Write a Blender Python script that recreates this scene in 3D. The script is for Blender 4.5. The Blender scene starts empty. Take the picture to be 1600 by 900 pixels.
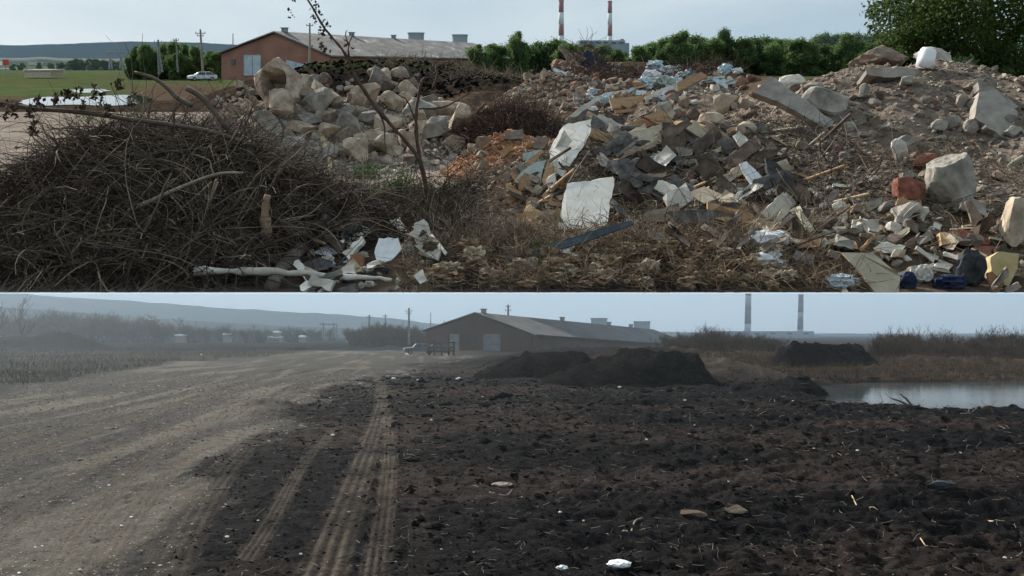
import bpy, math, random
import numpy as np

# ------------------------------------------------------------------ camera, sky, sun, exposure
SC = bpy.context.scene
COL = SC.collection
R = math.radians
F = 1200.0                     # focal length in photo pixels (photo 1600 wide)
EYE = 2.8                      # eye height over the levelled yard
HZ = 522.0                     # picture row of the yard's horizon
EYEU = 3.0                     # eye height over the dump slope (in dump metres)
HZU = 97.0                     # picture row of the dump's far skyline
K = 15.0                       # the dump slope is this much larger and farther
T = (HZ - HZU) / F             # grade of the dump slope
LIP = 10.0                     # where the dump slope begins (dump metres)
S = (HZ - 457.6) / F           # grade of the sight line over the lip

cam_d = bpy.data.cameras.new("camera")
cam_d.sensor_width = 36.0
cam_d.lens = 36.0 * F / 1600.0
cam_d.shift_y = (HZ - 450.0) / 1600.0
cam_d.clip_start = 0.1
cam_d.clip_end = 60000.0
cam = bpy.data.objects.new("camera", cam_d)
COL.objects.link(cam)
cam.location = (0, 0, EYE)
cam.rotation_euler = (R(90), 0, 0)
SC.camera = cam

SUN_AZ, SUN_EL = -42.0, 39.0   # azimuth from straight ahead (minus = left)
W = bpy.data.worlds.new("World")
SC.world = W
W.use_nodes = True
wn, wl = W.node_tree.nodes, W.node_tree.links
wn.clear()
wout = wn.new('ShaderNodeOutputWorld')
sky = wn.new('ShaderNodeTexSky')
sky.sky_type = 'NISHITA'
sky.sun_disc = False
sky.sun_elevation = R(SUN_EL)
sky.sun_rotation = R(SUN_AZ)
sky.dust_density = 3.0
b1 = wn.new('ShaderNodeBackground'); b1.inputs[1].default_value = 0.08
wl.new(sky.outputs[0], b1.inputs[0])
tc = wn.new('ShaderNodeTexCoord')
mp = wn.new('ShaderNodeMapping'); mp.inputs['Scale'].default_value = (1.0, 1.0, 5.0)
wl.new(tc.outputs['Generated'], mp.inputs[0])
nz = wn.new('ShaderNodeTexNoise'); nz.inputs['Scale'].default_value = 1.9; nz.inputs['Detail'].default_value = 6.0
nz.inputs['Roughness'].default_value = 0.45
wl.new(mp.outputs[0], nz.inputs['Vector'])
cr = wn.new('ShaderNodeValToRGB')
cr.color_ramp.elements[0].position = 0.40; cr.color_ramp.elements[0].color = (0.36, 0.46, 0.52, 1)
cr.color_ramp.elements[1].position = 0.60; cr.color_ramp.elements[1].color = (0.520, 0.595, 0.630, 1)
wl.new(nz.outputs[0], cr.inputs[0])
b2 = wn.new('ShaderNodeBackground'); b2.inputs[1].default_value = 0.80
wl.new(cr.outputs[0], b2.inputs[0])
ms = wn.new('ShaderNodeMixShader'); ms.inputs[0].default_value = 0.86
wl.new(b1.outputs[0], ms.inputs[1]); wl.new(b2.outputs[0], ms.inputs[2])
wl.new(ms.outputs[0], wout.inputs[0])

sd = bpy.data.lights.new("sun", 'SUN')
sd.energy = 5.0
sd.angle = R(3.0)
sd.color = (1.0, 0.94, 0.85)
so = bpy.data.objects.new("sun", sd)
COL.objects.link(so)
so.rotation_euler = (R(90 - SUN_EL), 0, R(180 - SUN_AZ))
so.location = (-80, 60, 120)

SC.view_settings.view_transform = 'Standard'
SC.view_settings.look = 'None'
SC.view_settings.exposure = 0.62
SC.view_settings.gamma = 1.0
SC.view_settings.use_curve_mapping = False
SC.cycles.max_bounces = 6
SC.cycles.diffuse_bounces = 2
SC.cycles.glossy_bounces = 2
SC.cycles.volume_bounces = 1
SC.cycles.transparent_max_bounces = 6

rng = np.random.default_rng(7)
random.seed(7)

# ------------------------------------------------------------------ helpers
def hash2(ix, iy, seed):
    h = (ix.astype(np.int64) * 374761393 + iy.astype(np.int64) * 668265263 + seed * 974711) & 0x7fffffff
    h = ((h ^ (h >> 13)) * 1274126177) & 0x7fffffff
    return ((h ^ (h >> 16)) & 0xffff) / 65535.0

def vnoise(x, y, seed=0):
    ix = np.floor(x); iy = np.floor(y)
    fx = x - ix; fy = y - iy
    fx = fx * fx * (3 - 2 * fx); fy = fy * fy * (3 - 2 * fy)
    a = hash2(ix, iy, seed); b = hash2(ix + 1, iy, seed)
    c = hash2(ix, iy + 1, seed); d = hash2(ix + 1, iy + 1, seed)
    return (a * (1 - fx) + b * fx) * (1 - fy) + (c * (1 - fx) + d * fx) * fy

def fbm(x, y, seed=0, oct=4):
    s = 0; a = 1; t = 0
    for i in range(oct):
        s = s + a * vnoise(x * 2 ** i + 17.3 * i, y * 2 ** i - 9.1 * i, seed + i); t += a; a *= 0.55
    return s / t - 0.5

def sstep(a, b, x):
    t = np.clip((x - a) / (b - a), 0, 1)
    return t * t * (3 - 2 * t)

class Frame:
    def __init__(s, k, t, eye, hz):
        s.k, s.t, s.eye, s.hz = k, t, eye, hz
    def P(s, px, py, d):
        return np.array([(px - 800.0) / F * d, d, s.eye + (s.hz - py) * d / F])
    def G(s, px, py):                       # point on flat ground
        d = s.eye * F / (py - s.hz)
        return np.array([(px - 800.0) / F * d, d, 0.0])
    def world(s, p):
        p = np.asarray(p, float)
        return np.array([s.k * p[0], s.k * p[1], EYE + s.k * (p[2] - s.eye) + s.t * s.k * p[1]])
U = Frame(K, T, EYEU, HZU)
L = Frame(1.0, 0.0, EYE, HZ)
ORG = {}

def faces_mesh(name, V, faces):
    me = bpy.data.meshes.new(name)
    V = np.asarray(V, dtype=np.float32)
    me.vertices.add(len(V)); me.vertices.foreach_set("co", V.ravel())
    if isinstance(faces, np.ndarray):
        n, m = faces.shape
        idx = faces.astype(np.int32).ravel()
        starts = np.arange(0, n * m, m, dtype=np.int32)
        tot = n * m
    else:
        idx = np.array([i for f in faces for i in f], dtype=np.int32)
        ln = [len(f) for f in faces]
        starts = np.concatenate([[0], np.cumsum(ln)[:-1]]).astype(np.int32)
        n = len(faces); tot = len(idx)
    me.loops.add(tot); me.loops.foreach_set("vertex_index", idx)
    me.polygons.add(n); me.polygons.foreach_set("loop_start", starts)
    me.update(calc_edges=True)
    return me

def emit(fr, name, V, faces, mat, parent=None, smooth=False, shear=True, org=None, clamp=True, attrs=None):
    V = np.array(V, dtype=float)
    if org is None:
        org = np.array([V[:, 0].mean(), V[:, 1].mean(), V[:, 2].min()])
    org = np.asarray(org, float)
    if fr is U and clamp:
        t_eff = T if shear else 0.0
        # height over the sight line across the lip; nothing of the dump hangs below it
        zz = V[:, 2] - EYEU + t_eff * V[:, 1] + (0 if shear else T * org[1]) - S * V[:, 1]
        low = zz < 0.002
        if low.any():
            V[low, 2] -= zz[low] - 0.002
    D = V - org
    if shear and fr.t:
        D[:, 2] += fr.t * D[:, 1]
    me = faces_mesh(name, D, faces)
    for m in (mat if isinstance(mat, (list, tuple)) else [mat]):
        me.materials.append(m)
    me.polygons.foreach_set("use_smooth", np.full(len(me.polygons), bool(smooth)))
    if attrs:
        for k, a in attrs.items():
            at = me.attributes.new(k, 'FLOAT', 'POINT')
            at.data.foreach_set("value", np.asarray(a, dtype=np.float32))
    o = bpy.data.objects.new(name, me)
    COL.objects.link(o)
    place(o, fr, org, parent)
    return o

def place(o, fr, org, parent=None):
    ORG[o.name] = np.array(org, float)
    if parent is not None:
        d = ORG[o.name] - ORG[parent.name]
        d[2] += fr.t * d[1]
        o.parent = parent
        o.location = d
    else:
        o.location = fr.world(org)
        o.scale = (fr.k,) * 3

def tag(o, label=None, cat=None, group=None, kind=None):
    if label: o["label"] = label
    if cat: o["category"] = cat
    if group: o["group"] = group
    if kind: o["kind"] = kind
    return o

def empty(fr, name, org, label, cat, group=None):
    o = bpy.data.objects.new(name, None)
    COL.objects.link(o)
    place(o, fr, org)
    return tag(o, label, cat, group)

class MB:
    def __init__(s): s.V = []; s.F = []; s.n = 0
    def add(s, V, Fc):
        V = np.asarray(V, float); s.V.append(V)
        for f in Fc: s.F.append([i + s.n for i in f])
        s.n += len(V)
        return s
    def box(s, c, size, rz=0.0):
        c = np.array(c, float); h = np.array(size, float) / 2
        v = np.array([[sx, sy, sz] for sz in (-1, 1) for sy in (-1, 1) for sx in (-1, 1)]) * h
        cs, sn = math.cos(rz), math.sin(rz)
        v = np.stack([v[:, 0] * cs - v[:, 1] * sn, v[:, 0] * sn + v[:, 1] * cs, v[:, 2]], 1) + c
        return s.add(v, [(0, 2, 3, 1), (4, 5, 7, 6), (0, 1, 5, 4), (2, 6, 7, 3), (0, 4, 6, 2), (1, 3, 7, 5)])
    def hexa(s, b4, t4):
        return s.add(np.array(list(b4) + list(t4)), [(3, 2, 1, 0), (4, 5, 6, 7), (0, 1, 5, 4), (1, 2, 6, 5), (2, 3, 7, 6), (3, 0, 4, 7)])
    def tube(s, pts, rad, sides=6, cap=True):
        v, f = tube(pts, rad, sides, cap); return s.add(v, f)
    def arr(s): return np.concatenate(s.V), s.F
    def emit(s, fr, name, mat, **k):
        V, Fc = s.arr(); return emit(fr, name, V, Fc, mat, **k)

def tube(pts, rad, sides=6, cap=True):
    pts = np.asarray(pts, float); n = len(pts)
    rad = np.full(n, rad) if np.isscalar(rad) else np.asarray(rad, float)
    tg = np.gradient(pts, axis=0); tg /= np.linalg.norm(tg, axis=1, keepdims=True) + 1e-9
    up = np.array([0.13, 0.31, 0.94]); 
    if abs(tg[0] @ up) > 0.9: up = np.array([1.0, 0.1, 0.0])
    a = np.cross(tg, up); a /= np.linalg.norm(a, axis=1, keepdims=True) + 1e-9
    b = np.cross(tg, a)
    ang = np.linspace(0, 2 * np.pi, sides, endpoint=False)
    V = (pts[:, None, :] + rad[:, None, None] * (np.cos(ang)[None, :, None] * a[:, None, :] + np.sin(ang)[None, :, None] * b[:, None, :])).reshape(-1, 3)
    Fc = []
    for i in range(n - 1):
        for j in range(sides):
            k = (j + 1) % sides
            Fc.append((i * sides + j, i * sides + k, (i + 1) * sides + k, (i + 1) * sides + j))
    if cap:
        Fc.append(tuple(range(sides))[::-1]); Fc.append(tuple((n - 1) * sides + j for j in range(sides)))
    return V, Fc

def tubes_batch(P, Rd, sides=3):
    """P: (N, m, 3) polylines, Rd: (N, m) radii -> verts, quad faces array"""
    N, m, _ = P.shape
    tg = np.gradient(P, axis=1); tg /= np.linalg.norm(tg, axis=2, keepdims=True) + 1e-9
    up = np.array([0.21, 0.17, 0.96])
    a = np.cross(tg, up); a /= np.linalg.norm(a, axis=2, keepdims=True) + 1e-9
    b = np.cross(tg, a)
    ang = np.linspace(0, 2 * np.pi, sides, endpoint=False)
    V = P[:, :, None, :] + Rd[:, :, None, None] * (np.cos(ang)[None, None, :, None] * a[:, :, None, :] + np.sin(ang)[None, None, :, None] * b[:, :, None, :])
    base = (np.arange(N) * m * sides)[:, None, None]
    i = np.arange(m - 1)[None, :, None]; j = np.arange(sides)[None, None, :]; k = (j + 1) % sides
    Fq = np.stack([base + i * sides + j, base + i * sides + k, base + (i + 1) * sides + k, base + (i + 1) * sides + j], -1)
    return V.reshape(-1, 3), Fq.reshape(-1, 4)

# ------------------------------------------------------------------ materials
TM = [(760, 'the end of the shed roof'), (812, 'the tallest tree by the shed'), (877, 'the banded chimney nearer the shed'), (953, 'the slimmer banded chimney'), (1010, 'the power station end'), (1080, 'the far orange brown plank'), (1135, 'the middle of the row'), (1205, 'the long leaning slab'), (1260, 'the dip before the far grove'), (1320, 'the far grove'), (1380, 'the big corner tree')]
def trlab(px, top, front):
    m = min(TM, key=lambda q: abs(q[0] - px)); dx = px - m[0]
    return f"{'taller' if top < 61 else 'lower' if top > 67 else 'middling'} green tree {'in the row' if front else 'behind the row'} {'left of' if dx < -9 else 'right of' if dx > 9 else 'straight above'} {m[1]}"
MC = {}
def nmat(name, c1, c2, scale=3.0, bump=0.3, rough=0.9, detail=6.0, c3=None, c3pos=0.7, dist=0.05, vary=0.0, island=False, metal=0.0, spec=0.12, stretch=None, trans=0.0):
    if name in MC: return MC[name]
    m = bpy.data.materials.new(name); m.use_nodes = True
    n, l = m.node_tree.nodes, m.node_tree.links
    n.clear()
    out = n.new('ShaderNodeOutputMaterial'); bs = n.new('ShaderNodeBsdfPrincipled')
    l.new(bs.outputs[0], out.inputs[0])
    bs.inputs['Roughness'].default_value = rough
    bs.inputs['Metallic'].default_value = metal
    bs.inputs['Specular IOR Level'].default_value = spec
    t = n.new('ShaderNodeTexCoord')
    src = t.outputs['Object']
    if stretch:
        mpn = n.new('ShaderNodeMapping'); mpn.inputs['Scale'].default_value = stretch
        l.new(src, mpn.inputs[0]); src = mpn.outputs[0]
    a = n.new('ShaderNodeTexNoise'); a.inputs['Scale'].default_value = scale; a.inputs['Detail'].default_value = detail
    a.inputs['Roughness'].default_value = 0.65
    l.new(src, a.inputs['Vector'])
    r = n.new('ShaderNodeValToRGB')
    r.color_ramp.elements[0].position = 0.36; r.color_ramp.elements[0].color = (*c1, 1)
    r.color_ramp.elements[1].position = 0.64; r.color_ramp.elements[1].color = (*c2, 1)
    if c3:
        e = r.color_ramp.elements.new(c3pos); e.color = (*c3, 1)
    l.new(a.outputs[0], r.inputs[0])
    colr = r.outputs[0]
    if vary or island:
        if island:
            g = n.new('ShaderNodeNewGeometry'); rnd = g.outputs['Random Per Island']
        else:
            g = n.new('ShaderNodeObjectInfo'); rnd = g.outputs['Random']
        mr = n.new('ShaderNodeMapRange'); mr.inputs['To Min'].default_value = 1 - vary; mr.inputs['To Max'].default_value = 1 + vary
        l.new(rnd, mr.inputs['Value'])
        hs = n.new('ShaderNodeHueSaturation'); l.new(mr.outputs[0], hs.inputs['Value']); l.new(colr, hs.inputs['Color'])
        m2 = n.new('ShaderNodeMapRange'); m2.inputs['To Min'].default_value = 0.5 - vary * 0.05; m2.inputs['To Max'].default_value = 0.5 + vary * 0.05
        l.new(rnd, m2.inputs['Value']); l.new(m2.outputs[0], hs.inputs['Hue'])
        colr = hs.outputs[0]
    l.new(colr, bs.inputs['Base Color'])
    if bump:
        a2 = n.new('ShaderNodeTexNoise'); a2.inputs['Scale'].default_value = scale * 4; a2.inputs['Detail'].default_value = 5
        l.new(src, a2.inputs['Vector'])
        bp = n.new('ShaderNodeBump'); bp.inputs['Strength'].default_value = bump; bp.inputs['Distance'].default_value = dist
        l.new(a2.outputs[0], bp.inputs['Height']); l.new(bp.outputs[0], bs.inputs['Normal'])
    if trans:
        tb = n.new('ShaderNodeBsdfTranslucent'); mxs = n.new('ShaderNodeMixShader'); mxs.inputs[0].default_value = trans
        l.new(colr, tb.inputs['Color']); l.new(bs.outputs[0], mxs.inputs[1]); l.new(tb.outputs[0], mxs.inputs[2]); l.new(mxs.outputs[0], out.inputs[0])
    MC[name] = m
    return m

M = {}
M['concrete'] = nmat('concrete', (.24, .185, .14), (.52, .43, .34), 2.8, .6, .95, c3=(.54, .48, .41), c3pos=.8, vary=.22)
M['concrete_grey'] = nmat('concrete_grey', (.16, .145, .125), (.38, .35, .31), 2.0, .6, .95, vary=.2)
M['slab_grey'] = nmat('slab_grey', (.23, .205, .175), (.36, .325, .285), 3.0, .5, .95, vary=.1)
M['rock_brown'] = nmat('rock_brown', (.14, .10, .075), (.30, .235, .19), 3.0, .6, .95, vary=.35)
M['brick_bits'] = nmat('brick_bits', (.19, .115, .085), (.32, .20, .155), 6.0, .5, .95, vary=.3)
M['brick_red'] = nmat('brick_red', (.17, .065, .045), (.30, .13, .09), 6.0, .5, .9, c3=(.42, .30, .25), c3pos=.75)
M['white_board'] = nmat('white_board', (.66, .61, .52), (.84, .82, .77), 2.6, .35, .8, c3=(.86, .85, .82), c3pos=.8, vary=.05, dist=.02)
M['dirty_white'] = nmat('dirty_white', (.40, .36, .30), (.66, .63, .57), 2.4, .3, .8, vary=.12)
M['pale_green'] = nmat('pale_green', (.30, .36, .33), (.45, .50, .47), 2.5, .2, .7)
M['plastic_white'] = nmat('plastic_white', (.78, .78, .78), (.86, .86, .86), 1.0, 0.05, .35, spec=.5)
M['bag_white'] = nmat('bag_white', (.62, .64, .66), (.82, .83, .84), 5.0, 0.6, .45, spec=.5)
M['bag_blue'] = nmat('bag_blue', (.30, .42, .48), (.60, .68, .72), 5.0, 0.6, .45, spec=.5, vary=.2)
M['plywood'] = nmat('plywood', (.30, .18, .10), (.44, .29, .17), 3.0, .25, .8, stretch=(1, 1, 6), vary=.15)
M['wood_pale'] = nmat('wood_pale', (.36, .26, .16), (.52, .40, .27), 3.0, .3, .85, stretch=(1, 1, 5), vary=.15)
M['wood_grey'] = nmat('wood_grey', (.16, .135, .11), (.31, .27, .23), 4.0, .4, .9, vary=.2)
M['wood_dark'] = nmat('wood_dark', (.05, .037, .028), (.12, .09, .07), 4.0, .4, .9, vary=.2)
M['felt_grey'] = nmat('felt_grey', (.065, .060, .058), (.17, .158, .15), 5.0, .5, .95, vary=.12)
M['blue_grey'] = nmat('blue_grey', (.055, .075, .095), (.11, .135, .16), 4, .3, .6, vary=.1)
M['rubber'] = nmat('rubber', (.018, .022, .026), (.04, .05, .06), 4, .2, .5)
M['navy_cloth'] = nmat('navy_cloth', (.012, .02, .05), (.035, .05, .10), 4, .5, .85)
M['dark_cloth'] = nmat('dark_cloth', (.03, .03, .032), (.075, .075, .08), 5, .6, .9)
M['beige'] = nmat('beige', (.36, .30, .22), (.50, .43, .33), 3, .2, .8, vary=.08)
M['foam_yellow'] = nmat('foam_yellow', (.36, .28, .13), (.50, .40, .22), 4, .3, .9)
M['orange_clay'] = nmat('orange_clay', (.26, .125, .065), (.42, .23, .125), 5, .5, .9, vary=.2)
M['twig_brown'] = nmat('twig_brown', (.070, .048, .036), (.15, .108, .082), 2.0, 0, .95, vary=.5, island=True)
M['twig_dark'] = nmat('twig_dark', (.030, .022, .018), (.085, .064, .050), 2.0, 0, .95, vary=.6, island=True)
M['twig_light'] = nmat('twig_light', (.19, .155, .12), (.30, .25, .20), 6.0, .2, .9)
M['twig_mid'] = nmat('twig_mid', (.09, .07, .055), (.16, .13, .10), 6.0, .2, .9)
M['twig_red'] = nmat('twig_red', (.055, .034, .028), (.11, .07, .055), 6.0, .2, .9, vary=.3, island=True)
M['straw'] = nmat('straw', (.10, .070, .048), (.27, .195, .135), 2.0, 0, .95, vary=.45, island=True)
M['straw_grey'] = nmat('straw_grey', (.12, .09, .065), (.24, .19, .14), 2.0, 0, .95, vary=.45, island=True)
M['dead_leaf'] = nmat('dead_leaf', (.05, .034, .026), (.11, .075, .05), 2.0, 0, .95, vary=.4, island=True)
M['leaf_weed'] = nmat('leaf_weed', (.055, .10, .025), (.10, .17, .05), 2.0, 0, .8, vary=.3, island=True, trans=.45)
M['leaf_mid'] = nmat('leaf_mid', (.075, .125, .045), (.14, .21, .075), .7, 0, .8, vary=.4, island=True, trans=.45)
M['leaf_dark'] = nmat('leaf_dark', (.050, .088, .034), (.100, .150, .056), .7, 0, .8, vary=.4, island=True, trans=.45)
M['leaf_big'] = nmat('leaf_big', (.035, .060, .018), (.085, .13, .032), .45, 0, .7, vary=.45, island=True, trans=.45)
M['leaf_far'] = nmat('leaf_far', (.05, .085, .07), (.08, .12, .10), .7, 0, .9, vary=.3, island=True, trans=.45)
M['bark_tan'] = nmat('bark_tan', (.16, .105, .065), (.34, .25, .17), 5, .6, .9, vary=.25)
M['bark_dark'] = nmat('bark_dark', (.06, .04, .03), (.16, .11, .08), 5, .6, .9, vary=.25)
M['bark_pale'] = nmat('bark_pale', (.30, .24, .17), (.50, .42, .32), 5, .6, .9, vary=.2)
M['bark'] = nmat('bark', (.06, .045, .035), (.12, .095, .075), 4, .4, .95)
M['bare_far'] = nmat('bare_far', (.036, .026, .021), (.085, .058, .042), 1.0, 0, .95, vary=.4, island=True)
M['bits'] = nmat('bits', (.11, .088, .07), (.29, .245, .20), 1.3, 0, .95, c3=(.5, .46, .42), c3pos=.72, vary=.5, island=True)
M['bits_pale'] = nmat('bits_pale', (.22, .18, .145), (.42, .36, .30), 1.3, 0, .95, vary=.4, island=True)
M['clods'] = nmat('clods', (.003, .003, .0038), (.011, .010, .010), 1.3, 0, .95, vary=.5, island=True, spec=.0)
M['chips'] = nmat('chips', (.12, .10, .085), (.26, .23, .19), 1.0, 0, .95, vary=.5, island=True)
M['metal_grey'] = nmat('metal_grey', (.18, .19, .20), (.30, .31, .32), 3, .1, .5, metal=.4)
M['cement_pole'] = nmat('cement_pole', (.14, .14, .135), (.24, .24, .23), 3, .2, .9)
M['glass_dark'] = nmat('glass_dark', (.02, .025, .03), (.04, .05, .055), 3, 0, .12, spec=.6)
M['car_silver'] = nmat('car_silver', (.42, .44, .46), (.50, .52, .54), 2, 0, .3, metal=.5)
M['car_white'] = nmat('car_white', (.62, .64, .66), (.72, .74, .76), 2, 0, .3)
M['roof_grey'] = nmat('roof_grey', (.11, .105, .10), (.25, .24, .23), .30, .3, .85, c3=(.55, .54, .52), c3pos=.69, stretch=(1.6, .6, 1), detail=9)
M['roof_backlit'] = nmat('roof_backlit', (.045, .047, .05), (.085, .087, .09), .3, .3, .9, c3=(.22, .22, .22), c3pos=.78)  # same roof as the other shed, its backlit shade put into the colour
M['door_blue'] = nmat('door_blue', (.34, .42, .47), (.50, .57, .61), .8, .1, .7)
M['door_backlit'] = nmat('door_backlit', (.13, .16, .18), (.24, .27, .29), 1.2, .1, .7)  # door paint with the backlit dimness mixed into its colour
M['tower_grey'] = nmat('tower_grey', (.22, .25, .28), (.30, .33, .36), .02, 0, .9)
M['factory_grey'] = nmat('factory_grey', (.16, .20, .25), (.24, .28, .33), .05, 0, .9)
M['chimney_white'] = nmat('chimney_white', (.52, .54, .56), (.66, .67, .68), .1, 0, .8)
M['chimney_red'] = nmat('chimney_red', (.24, .10, .10), (.32, .15, .14), .1, 0, .8)
M['hills'] = nmat('hills', (.035, .07, .10), (.055, .095, .135), .01, 0, 1.0)  # blue of the distant air put into the hill colour
M['hills_low'] = nmat('hills_low', (.06, .07, .07), (.09, .10, .09), .01, 0, 1.0)
M['sign_red'] = nmat('sign_red', (.45, .07, .04), (.5, .1, .06), 3, 0, .6)

def brick_mat(name, c1, c2, mortar, scale):
    m = bpy.data.materials.new(name); m.use_nodes = True
    n, l = m.node_tree.nodes, m.node_tree.links
    bs = n['Principled BSDF']; bs.inputs['Roughness'].default_value = .9
    t = n.new('ShaderNodeTexCoord'); mpn = n.new('ShaderNodeMapping'); mpn.inputs['Rotation'].default_value = (R(90), 0, 0)
    l.new(t.outputs['Object'], mpn.inputs[0])
    b = n.new('ShaderNodeTexBrick'); b.inputs['Scale'].default_value = scale
    b.inputs['Color1'].default_value = (*c1, 1); b.inputs['Color2'].default_value = (*c2, 1); b.inputs['Mortar'].default_value = (*mortar, 1)
    b.inputs['Brick Width'].default_value = .5; b.inputs['Row Height'].default_value = .16; b.inputs['Mortar Size'].default_value = .012
    l.new(mpn.outputs[0], b.inputs['Vector'])
    ns = n.new('ShaderNodeTexNoise'); ns.inputs['Scale'].default_value = .35; ns.inputs['Detail'].default_value = 6
    l.new(t.outputs['Object'], ns.inputs['Vector'])
    mx = n.new('ShaderNodeMix'); mx.data_type = 'RGBA'; mx.blend_type = 'MULTIPLY'; mx.inputs[0].default_value = .6
    rp = n.new('ShaderNodeValToRGB'); rp.color_ramp.elements[0].position = .35; rp.color_ramp.elements[0].color = (.6, .6, .6, 1)
    rp.color_ramp.elements[1].position = .6
    l.new(ns.outputs[0], rp.inputs[0]); l.new(b.outputs[0], mx.inputs[6]); l.new(rp.outputs[0], mx.inputs[7])
    l.new(mx.outputs[2], bs.inputs['Base Color'])
    return m
M['brick_wall'] = brick_mat('brick_wall', (.34, .15, .105), (.30, .13, .09), (.28, .2, .17), 1.0)
M['brick_wall_backlit'] = brick_mat('brick_wall_backlit', (.085, .050, .045), (.07, .042, .038), (.07, .055, .05), 1.0)  # brick darkened in colour to carry the wall's backlit shade

def ground_mat(name, stops, bumps):
    """stops: list of (attribute or None, dark colour, light colour, noise scale); later ones lie over earlier ones"""
    m = bpy.data.materials.new(name); m.use_nodes = True
    n, l = m.node_tree.nodes, m.node_tree.links
    bs = n['Principled BSDF']; bs.inputs['Roughness'].default_value = .97; bs.inputs['Specular IOR Level'].default_value = .04
    t = n.new('ShaderNodeTexCoord'); cur = None
    for at, c1, c2, sc in stops:
        a = n.new('ShaderNodeTexNoise'); a.inputs['Scale'].default_value = sc; a.inputs['Detail'].default_value = 9
        a.inputs['Roughness'].default_value = .72
        l.new(t.outputs['Object'], a.inputs['Vector'])
        r = n.new('ShaderNodeValToRGB'); r.color_ramp.elements[0].position = .38; r.color_ramp.elements[1].position = .62
        r.color_ramp.elements[0].color = (*c1, 1); r.color_ramp.elements[1].color = (*c2, 1)
        l.new(a.outputs[0], r.inputs[0])
        if cur is None: cur = r.outputs[0]
        else:
            at_n = n.new('ShaderNodeAttribute'); at_n.attribute_name = at
            mx = n.new('ShaderNodeMix'); mx.data_type = 'RGBA'
            l.new(at_n.outputs['Fac'], mx.inputs[0]); l.new(cur, mx.inputs[6]); l.new(r.outputs[0], mx.inputs[7])
            cur = mx.outputs[2]
    fg = n.new('ShaderNodeTexNoise'); fg.inputs['Scale'].default_value = 28.0; fg.inputs['Detail'].default_value = 4; fg.inputs['Roughness'].default_value = .8
    l.new(t.outputs['Object'], fg.inputs['Vector'])
    fr_ = n.new('ShaderNodeMapRange'); fr_.inputs['From Min'].default_value = .3; fr_.inputs['From Max'].default_value = .7
    fr_.inputs['To Min'].default_value = .45; fr_.inputs['To Max'].default_value = 1.55; l.new(fg.outputs[0], fr_.inputs['Value'])
    mg = n.new('ShaderNodeMix'); mg.data_type = 'RGBA'; mg.blend_type = 'MULTIPLY'; mg.inputs[0].default_value = 1
    l.new(cur, mg.inputs[6]); l.new(fr_.outputs[0], mg.inputs[7]); l.new(mg.outputs[2], bs.inputs['Base Color'])
    nrm = None
    for sc, st, ds in bumps:
        a = n.new('ShaderNodeTexNoise'); a.inputs['Scale'].default_value = sc; a.inputs['Detail'].default_value = 8; a.inputs['Roughness'].default_value = .7
        l.new(t.outputs['Object'], a.inputs['Vector'])
        b = n.new('ShaderNodeBump'); b.inputs['Strength'].default_value = st; b.inputs['Distance'].default_value = ds
        l.new(a.outputs[0], b.inputs['Height'])
        if nrm: l.new(nrm, b.inputs['Normal'])
        nrm = b.outputs[0]
    l.new(nrm, bs.inputs['Normal'])
    return m

# ================================================================== LARGE STRUCTURE
# ------------------------------------------------------------------ the levelled yard
def seg_dist(x, y, pts):
    """distance to a polyline and signed lateral offset, running length"""
    best = np.full(x.shape, 1e9); lat = np.zeros(x.shape); run = np.zeros(x.shape); acc = 0.0
    for (x0, y0), (x1, y1) in zip(pts[:-1], pts[1:]):
        dx, dy = x1 - x0, y1 - y0; ln = math.hypot(dx, dy)
        t = np.clip(((x - x0) * dx + (y - y0) * dy) / ln ** 2, 0, 1)
        ex, ey = x - x0 - t * dx, y - y0 - t * dy
        d = np.hypot(ex, ey); m = d < best
        best = np.where(m, d, best)
        lat = np.where(m, (ex * dy - ey * dx) / ln, lat)
        run = np.where(m, acc + t * ln, run)
        acc += ln
    return best, lat, run

def smooth_path(pts, n=8):
    pts = np.array(pts, float); out = []
    P = np.vstack([2 * pts[0] - pts[1], pts, 2 * pts[-1] - pts[-2]])
    for i in range(1, len(P) - 2):
        for t in np.linspace(0, 1, n, endpoint=False):
            a, b, c, d = P[i - 1:i + 3]
            out.append(.5 * (2 * b + (c - a) * t + (2 * a - 5 * b + 4 * c - d) * t * t + (3 * b - a - 3 * c + d) * t ** 3))
    out.append(P[-2]); return np.array(out)

TRACKS = [  # (picture points of the wheel tracks, width m, depth, strength)
    ([(478, 935), (500, 900), (522, 840), (552, 760), (575, 700), (590, 655), (597, 620), (588, 590), (566, 570), (548, 556)], .56, .030, 1.0),
    ([(580, 935), (585, 900), (594, 830), (603, 760), (608, 700), (606, 655), (598, 625)], .34, .032, 1.0),
    ([(240, 935), (262, 900), (300, 820), (342, 750), (385, 700), (440, 650), (500, 612)], .50, .030, .5),
    ([(200, 935), (222, 900), (262, 820), (305, 760), (350, 715)], .25, .02, .35),
    ([(385, 870), (425, 810), (455, 755), (482, 712), (505, 690), (520, 670)], .30, .03, .8),
    ([(655, 900), (650, 800), (640, 700), (628, 640), (600, 600)], .35, .02, .25),
    ([(0, 720), (200, 655), (400, 600), (520, 575), (600, 556)], .8, .02, .9),
    ([(0, 690), (200, 640), (420, 585), (540, 562), (640, 548)], .5, .02, .9),
    ([(0, 800), (200, 700), (380, 640), (500, 600)], .6, .02, .75),
    ([(60, 930), (150, 800), (260, 700), (420, 620), (540, 580)], .45, .02, .75), ([(-80, 900), (60, 780), (230, 680), (430, 605), (560, 570)], .5, .02, .75), ([(130, 930), (215, 800), (310, 700), (450, 625)], .4, .02, .75),
]
POND = np.array([(17.6, 42.5), (15.9, 38.5), (14.2, 34.0), (14.7, 31.0), (16.8, 29.2), (19.2, 28.6), (25.5, 27.0), (36, 26), (60, 40), (60, 49), (40, 49.5), (28, 49.5), (21.5, 48), (18.6, 45.5)])
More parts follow.
